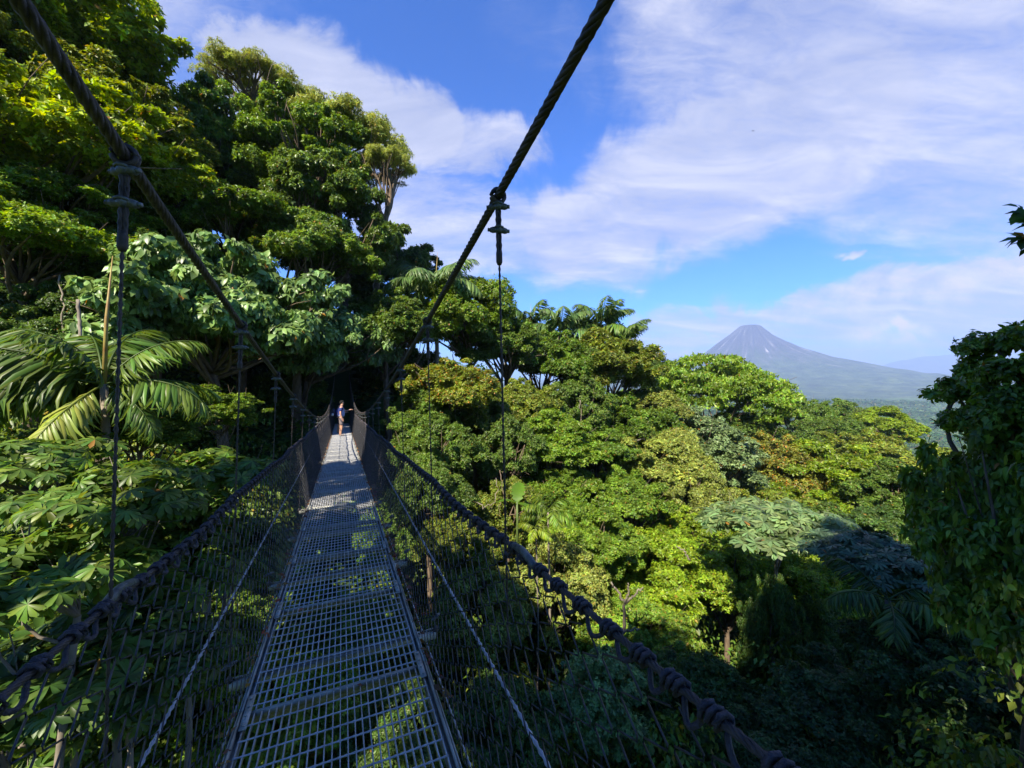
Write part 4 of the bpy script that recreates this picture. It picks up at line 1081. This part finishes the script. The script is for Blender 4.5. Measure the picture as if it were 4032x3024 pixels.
    for i in range(nv - 1):
        for j in range(nu): HF.append((i * nu + j, (i + 1) * nu + j, (i + 1) * nu + (j + 1) % nu, i * nu + (j + 1) % nu))
    hb.add(HV, [HF]); hb.build('hair', hairm, root, True)
    for s in (-1, 1):
        eb = MB(); eb.ball((.128, s * .034, 1.632), (.012, .014, .009), 8, 6); eb.build('eye', hairm, root, True)
    mo = MB(); mo.ball((.134, 0, 1.578), (.010, .026, .005), 8, 6); mo.build('mouth', simple_mat('lips', (.30, .10, .08), (.34, .12, .10), 5), root, True)
    if pack:
        pb = MB()
        pb.ball((-.25, 0, 1.22), (.13, .15, .24), 16, 12); pb.ball((-.33, 0, 1.12), (.08, .12, .12), 12, 8)
        pk = pb.build('backpack', pack, root, True)
        sb = MB()
        for s in (-1, 1):
            sb.tube([(-.16, s * .10, 1.40), (-.04, s * .125, 1.475), (.09, s * .12, 1.40), (.13, s * .125, 1.25), (.03, s * .17, 1.08), (-.14, s * .13, 1.04)], .016, 6)
        sb.build('strap', pack, pk, True)
        fb = MB(); fb.box(-.37, -.25, -.165, -.145, 1.04, 1.18); fb.build('reflective_patch', simple_mat('reflective_patch', (.5, .5, .5), (.6, .6, .58), 6, .4), pk)
    return root
navy = simple_mat('navy_nylon', (.008, .010, .030), (.016, .018, .05), 20, .6)
person(-.04, 21.5, 1.75, 'man in profile wearing navy and pale blue shirt and taupe shorts, hand on rail', shirt_mat('two_tone_shirt', (.30, .33, .50), (.012, .022, .12)), shortm, 'people on the bridge')
person(-.17, 23.2, 1.62, 'person with dark backpack and blue shirt, mostly hidden behind the man in shorts', shirt_mat('blue_shirt', (.02, .05, .28), (.02, .05, .28)), simple_mat('dark_trousers', (.01, .011, .02), (.02, .02, .03), 20, .9), 'people on the bridge', navy, False)

# ------------------------------------------------------------------ a bird far off in the sky
def bird():
    c = at(753, 131, 160)
    mb = MB(); mb.tube([(-.22, 0, 0), (-.1, 0, .02), (.1, 0, .03), (.2, 0, .02), (.26, 0, .01)], [.03, .07, .07, .035, .01], 8)
    for s in (-1, 1):
        mb.add([(-.09, s * .04, .04), (.11, s * .04, .04), (.05, s * .38, .16), (-.11, s * .36, .14), (-.10, s * .72, .05), (0, s * .42, .17)], [[(0, 1, 2, 3)], [(3, 2, 4)]])
    mb.add([(-.2, .02, 0), (-.2, -.02, 0), (-.38, -.07, 0), (-.38, .07, 0)], [[(0, 1, 2, 3)]])
    o = place('bird', mb.mesh('bird', True), simple_mat('black_feathers', (.01, .01, .012), (.03, .03, .03), 9), None, tuple(c), (.3, .2, .9))
    tag(o, 'tiny dark bird gliding against the broad pale cloud', 'bird')
bird()

# ------------------------------------------------------------------ sun, sky and air
SUNV = np.array([-.60, -.54, .82]); SUNV /= np.linalg.norm(SUNV)
sd = bpy.data.lights.new('sun', 'SUN'); sd.energy = 5.0; sd.angle = radians(.53); sd.color = (1, .90, .74)
sun = bpy.data.objects.new('sun', sd); COL.objects.link(sun)
import mathutils
sun.rotation_euler = mathutils.Vector(SUNV).to_track_quat('Z', 'Y').to_euler(); sun.location = (0, 0, 40)

w = bpy.data.worlds.new('World'); SC.world = w; w.use_nodes = True
nt = w.node_tree; nt.nodes.clear(); L = nt.links.new
sky = N(nt, 'ShaderNodeTexSky', sky_type='NISHITA', sun_disc=False)
sky.sun_elevation = math.asin(SUNV[2]); sky.sun_rotation = atan2(SUNV[0], SUNV[1])
sky.altitude = 600; sky.air_density = 1.0; sky.dust_density = .3; sky.ozone_density = 2.5
tint = N(nt, 'ShaderNodeMix', data_type='RGBA', blend_type='MULTIPLY', i_0=1.0); tint.inputs[7].default_value = (.27, .70, 1.42, 1)
L(sky.outputs[0], tint.inputs[6])
tc = N(nt, 'ShaderNodeTexCoord')
vr = N(nt, 'ShaderNodeVectorRotate', rotation_type='Z_AXIS', i_Angle=HEAD); L(tc.outputs['Generated'], vr.inputs['Vector'])   # compass bearing 0 = middle of the valley view
sx = N(nt, 'ShaderNodeSeparateXYZ'); L(vr.outputs[0], sx.inputs[0])
az = N(nt, 'ShaderNodeMath', operation='ARCTAN2'); L(sx.outputs[0], az.inputs[0]); L(sx.outputs[1], az.inputs[1])
el = N(nt, 'ShaderNodeMath', operation='ARCSINE'); L(sx.outputs[2], el.inputs[0])
ae = N(nt, 'ShaderNodeCombineXYZ'); L(az.outputs[0], ae.inputs[0]); L(el.outputs[0], ae.inputs[1])
# warp: cloud-layer coordinates
zz = N(nt, 'ShaderNodeMath', operation='ADD', i_1=.22); L(sx.outputs[2], zz.inputs[0])
pl = N(nt, 'ShaderNodeVectorMath', operation='DIVIDE'); L(vr.outputs[0], pl.inputs[0])
c3 = N(nt, 'ShaderNodeCombineXYZ', i_2=1.0); L(zz.outputs[0], c3.inputs[0]); L(zz.outputs[0], c3.inputs[1]); L(c3.outputs[0], pl.inputs[1])
mp = N(nt, 'ShaderNodeMapping'); mp.inputs['Rotation'].default_value = (0, 0, radians(35)); mp.inputs['Scale'].default_value = (1.0, 2.3, 0); L(pl.outputs[0], mp.inputs[0])
n1 = N(nt, 'ShaderNodeTexNoise', i_Scale=2.2, i_Detail=9.0, i_Roughness=.58, i_Distortion=.6); L(mp.outputs[0], n1.inputs['Vector'])
n2 = N(nt, 'ShaderNodeTexNoise', i_Scale=5.5, i_Detail=8.0, i_Roughness=.62, i_Distortion=.9); L(vr.outputs[0], n2.inputs['Vector'])
wv = N(nt, 'ShaderNodeVectorMath', operation='SUBTRACT'); wv.inputs[1].default_value = (.5, .5, .5); L(n2.outputs['Color'], wv.inputs[0])
ws = N(nt, 'ShaderNodeVectorMath', operation='SCALE', i_Scale=.16); L(wv.outputs[0], ws.inputs[0])
pos = N(nt, 'ShaderNodeVectorMath', operation='ADD'); L(ae.outputs[0], pos.inputs[0]); L(ws.outputs[0], pos.inputs[1])
# one capsule-shaped bank of cloud
grp = bpy.data.node_groups.new('cloud_bank', 'ShaderNodeTree')
for nm, ty, io in (('P', 'NodeSocketVector', 'INPUT'), ('A', 'NodeSocketVector', 'INPUT'), ('BA', 'NodeSocketVector', 'INPUT'), ('inv', 'NodeSocketFloat', 'INPUT'), ('w0', 'NodeSocketFloat', 'INPUT'), ('w1', 'NodeSocketFloat', 'INPUT'), ('amt', 'NodeSocketFloat', 'INPUT'), ('M', 'NodeSocketFloat', 'OUTPUT')):
    grp.interface.new_socket(nm, in_out=io, socket_type=ty)
gi = N(grp, 'NodeGroupInput'); go = N(grp, 'NodeGroupOutput'); gl = grp.links.new
a1 = N(grp, 'ShaderNodeVectorMath', operation='SUBTRACT'); gl(gi.outputs['P'], a1.inputs[0]); gl(gi.outputs['A'], a1.inputs[1])
a2 = N(grp, 'ShaderNodeVectorMath', operation='DOT_PRODUCT'); gl(a1.outputs[0], a2.inputs[0]); gl(gi.outputs['BA'], a2.inputs[1])
a3 = N(grp, 'ShaderNodeMath', operation='MULTIPLY', use_clamp=True); gl(a2.outputs['Value'], a3.inputs[0]); gl(gi.outputs['inv'], a3.inputs[1])
a4 = N(grp, 'ShaderNodeVectorMath', operation='SCALE'); gl(gi.outputs['BA'], a4.inputs[0]); gl(a3.outputs[0], a4.inputs['Scale'])
a5 = N(grp, 'ShaderNodeVectorMath', operation='DISTANCE'); gl(a1.outputs[0], a5.inputs[0]); gl(a4.outputs[0], a5.inputs[1])
a6 = N(grp, 'ShaderNodeMapRange', interpolation_type='SMOOTHSTEP', i_3=1.0, i_4=0.0); gl(a5.outputs['Value'], a6.inputs[0]); gl(gi.outputs['w0'], a6.inputs[1]); gl(gi.outputs['w1'], a6.inputs[2])
a7 = N(grp, 'ShaderNodeMath', operation='MULTIPLY'); gl(a6.outputs[0], a7.inputs[0]); gl(gi.outputs['amt'], a7.inputs[1]); gl(a7.outputs[0], go.inputs['M'])
def bearing(px, py):
    v = np.array([(px - 512) / 400.0, 1.0, (375 - py) / 400.0]); v /= np.linalg.norm(v)
    return np.array([atan2(v[0], v[1]), math.asin(v[2]), 0])
def bank(p0, p1, w0, w1, amt):
    a, b = bearing(*p0), bearing(*p1); ba = b - a
    g = N(nt, 'ShaderNodeGroup'); g.node_tree = grp
    L(pos.outputs[0], g.inputs['P']); g.inputs['A'].default_value = a; g.inputs['BA'].default_value = ba; g.inputs['inv'].default_value = 1 / max(1e-6, ba @ ba)
    g.inputs['w0'].default_value = w0 / 400; g.inputs['w1'].default_value = w1 / 400; g.inputs['amt'].default_value = amt
    return g.outputs[0]
def vmax(outs):
    while len(outs) > 1:
        nx = []
        for i in range(0, len(outs) - 1, 2):
            m = N(nt, 'ShaderNodeMath', operation='MAXIMUM'); L(outs[i], m.inputs[0]); L(outs[i + 1], m.inputs[1]); nx.append(m.outputs[0])
        if len(outs) % 2: nx.append(outs[-1])
        outs = nx
    return outs[0]
banks = [
    bank((150, 30), (260, 90), 10, 70, .62), bank((240, 62), (330, 90), 14, 44, 1.1), bank((330, 95), (440, 130), 14, 42, 1.1), bank((430, 132), (525, 150), 10, 38, .85),
    bank((300, 150), (560, 250), 25, 60, .70), bank((380, 220), (620, 250), 20, 55, .80),
    bank((560, 235), (700, 185), 28, 62, .95), bank((640, 200), (830, 120), 40, 85, .95), bank((820, 60), (1000, 90), 60, 130, .82), bank((700, 20), (1100, -60), 40, 120, .70),
    bank((690, 195), (860, 130), 18, 44, .95), bank((860, 120), (1060, 130), 20, 55, .62), bank((870, 190), (1100, 160), 3, 18, .35), bank((500, 20), (620, 60), 4, 50, .30), bank((560, 30), (600, 90), 4, 40, .35),
    bank((640, 330), (760, 318), 8, 34, .80), bank((740, 328), (880, 312), 16, 34, .90), bank((880, 312), (1080, 282), 22, 40, .95), bank((820, 345), (1100, 320), 20, 60, .80), bank((620, 350), (700, 345), 8, 26, .85),
    bank((845, 244), (867, 249), 1, 9, .95), bank((930, 240), (955, 232), 1, 9, .8), bank((-250, 0), (60, -50), 40, 200, .7), bank((1200, 100), (1700, 300), 60, 200, .7),
    bank((640, 250), (760, 225), 2, 18, .35)]
mask = vmax(banks)
# ragged, streaky edges
nA = N(nt, 'ShaderNodeMath', operation='MULTIPLY_ADD', i_1=1.5, i_2=-.75); L(n1.outputs[0], nA.inputs[0])
n4 = N(nt, 'ShaderNodeTexNoise', i_Scale=13.0, i_Detail=8.0, i_Roughness=.66, i_Distortion=1.2); L(mp.outputs[0], n4.inputs['Vector'])
nsub = N(nt, 'ShaderNodeMath', operation='MULTIPLY_ADD', i_1=.75); L(n4.outputs[0], nsub.inputs[0])
nB = N(nt, 'ShaderNodeMath', operation='SUBTRACT', i_1=.375); L(nA.outputs[0], nB.inputs[0]); L(nB.outputs[0], nsub.inputs[2])
edge = N(nt, 'ShaderNodeMath', operation='MULTIPLY_ADD'); L(mask, edge.inputs[0]); edge.inputs[1].default_value = 1.0
pk = N(nt, 'ShaderNodeMath', operation='MULTIPLY', i_1=.62); L(nsub.outputs[0], pk.inputs[0])
mk = N(nt, 'ShaderNodeMath', operation='MINIMUM', i_1=1.0); ms = N(nt, 'ShaderNodeMath', operation='MULTIPLY', i_1=2.0); L(mask, ms.inputs[0]); L(ms.outputs[0], mk.inputs[0])
pk2 = N(nt, 'ShaderNodeMath', operation='MULTIPLY'); L(pk.outputs[0], pk2.inputs[0]); L(mk.outputs[0], pk2.inputs[1]); L(pk2.outputs[0], edge.inputs[2])
den = N(nt, 'ShaderNodeMapRange', interpolation_type='SMOOTHSTEP', i_1=.16, i_2=1.08, i_3=0.0, i_4=.95); L(edge.outputs[0], den.inputs[0])
# faint veil everywhere low down, and bright cumulus tops near the horizon
ccol = ramp(nt, n1.outputs[0], [(.30, (.39, .435, .62)), (.52, (.505, .54, .71)), (.70, (.69, .70, .81))])
cum = vmax([bank((770, 322), (850, 302), 4, 16, .45), bank((850, 302), (1010, 262), 6, 22, .55), bank((640, 345), (730, 330), 3, 12, .35), bank((862, 345), (900, 341), 3, 15, 1), bank((905, 338), (925, 334), 1, 10, 1), bank((675, 356), (690, 352), 2, 10, 1), bank((880, 355), (910, 357), 3, 14, .9)])
cm = N(nt, 'ShaderNodeMix', data_type='RGBA'); cm.inputs[7].default_value = (.88, .76, .76, 1); cs = N(nt, 'ShaderNodeMath', operation='MULTIPLY'); 
n3 = N(nt, 'ShaderNodeTexNoise', i_Scale=26.0, i_Detail=6.0, i_Roughness=.6); L(vr.outputs[0], n3.inputs['Vector'])
n3r = N(nt, 'ShaderNodeMapRange', i_1=.35, i_2=.6, i_3=.0, i_4=1.0); L(n3.outputs[0], n3r.inputs[0]); L(cum, cs.inputs[0]); L(n3r.outputs[0], cs.inputs[1])
L(cs.outputs[0], cm.inputs[0]); L(ccol, cm.inputs[6])
dmx = N(nt, 'ShaderNodeMath', operation='MAXIMUM'); L(den.outputs[0], dmx.inputs[0]); L(cs.outputs[0], dmx.inputs[1])
cscale = N(nt, 'ShaderNodeVectorMath', operation='SCALE', i_Scale=6.4); L(cm.outputs[2], cscale.inputs[0])     # same units as the sky texture
fin = N(nt, 'ShaderNodeMix', data_type='RGBA'); L(dmx.outputs[0], fin.inputs[0]); L(tint.outputs[2], fin.inputs[6]); L(cscale.outputs[0], fin.inputs[7])
bg = N(nt, 'ShaderNodeBackground', i_Strength=.070); L(fin.outputs[2], bg.inputs[0])
wo = N(nt, 'ShaderNodeOutputWorld'); L(bg.outputs[0], wo.inputs[0])
w.cycles.sampling_method = 'MANUAL'; w.cycles.sample_map_resolution = 512

HAZE = 1
if HAZE:
    mb = MB(); mb.box(-16500, 16500, -16500, 16500, -260, 775)
    mt, ht = new_mat('humid_air')
    pv = N(ht, 'ShaderNodeVolumePrincipled', i_Density=1.15e-4, i_Anisotropy=.0); pv.inputs['Color'].default_value = (.42, .58, .95, 1)
    ho = N(ht, 'ShaderNodeOutputMaterial'); ht.links.new(pv.outputs[0], ho.inputs['Volume'])
    o = place('haze', mb.mesh('haze'), mt)
    tag(o, 'humid air that turns the far volcano blue', 'haze', kind='stuff')

# ------------------------------------------------------------------ render settings
SC.view_settings.view_transform = 'Standard'; SC.view_settings.look = 'None'
SC.view_settings.exposure = 1.52; SC.view_settings.gamma = 1.0
c = SC.cycles
c.max_bounces = 6; c.diffuse_bounces = 4; c.glossy_bounces = 2; c.transmission_bounces = 3; c.volume_bounces = 0; c.transparent_max_bounces = 4
c.caustics_reflective = False; c.caustics_refractive = False
c.use_denoising = True
try: c.denoiser = 'OPENIMAGEDENOISE'
except Exception: pass
c.sample_clamp_indirect = 8.0
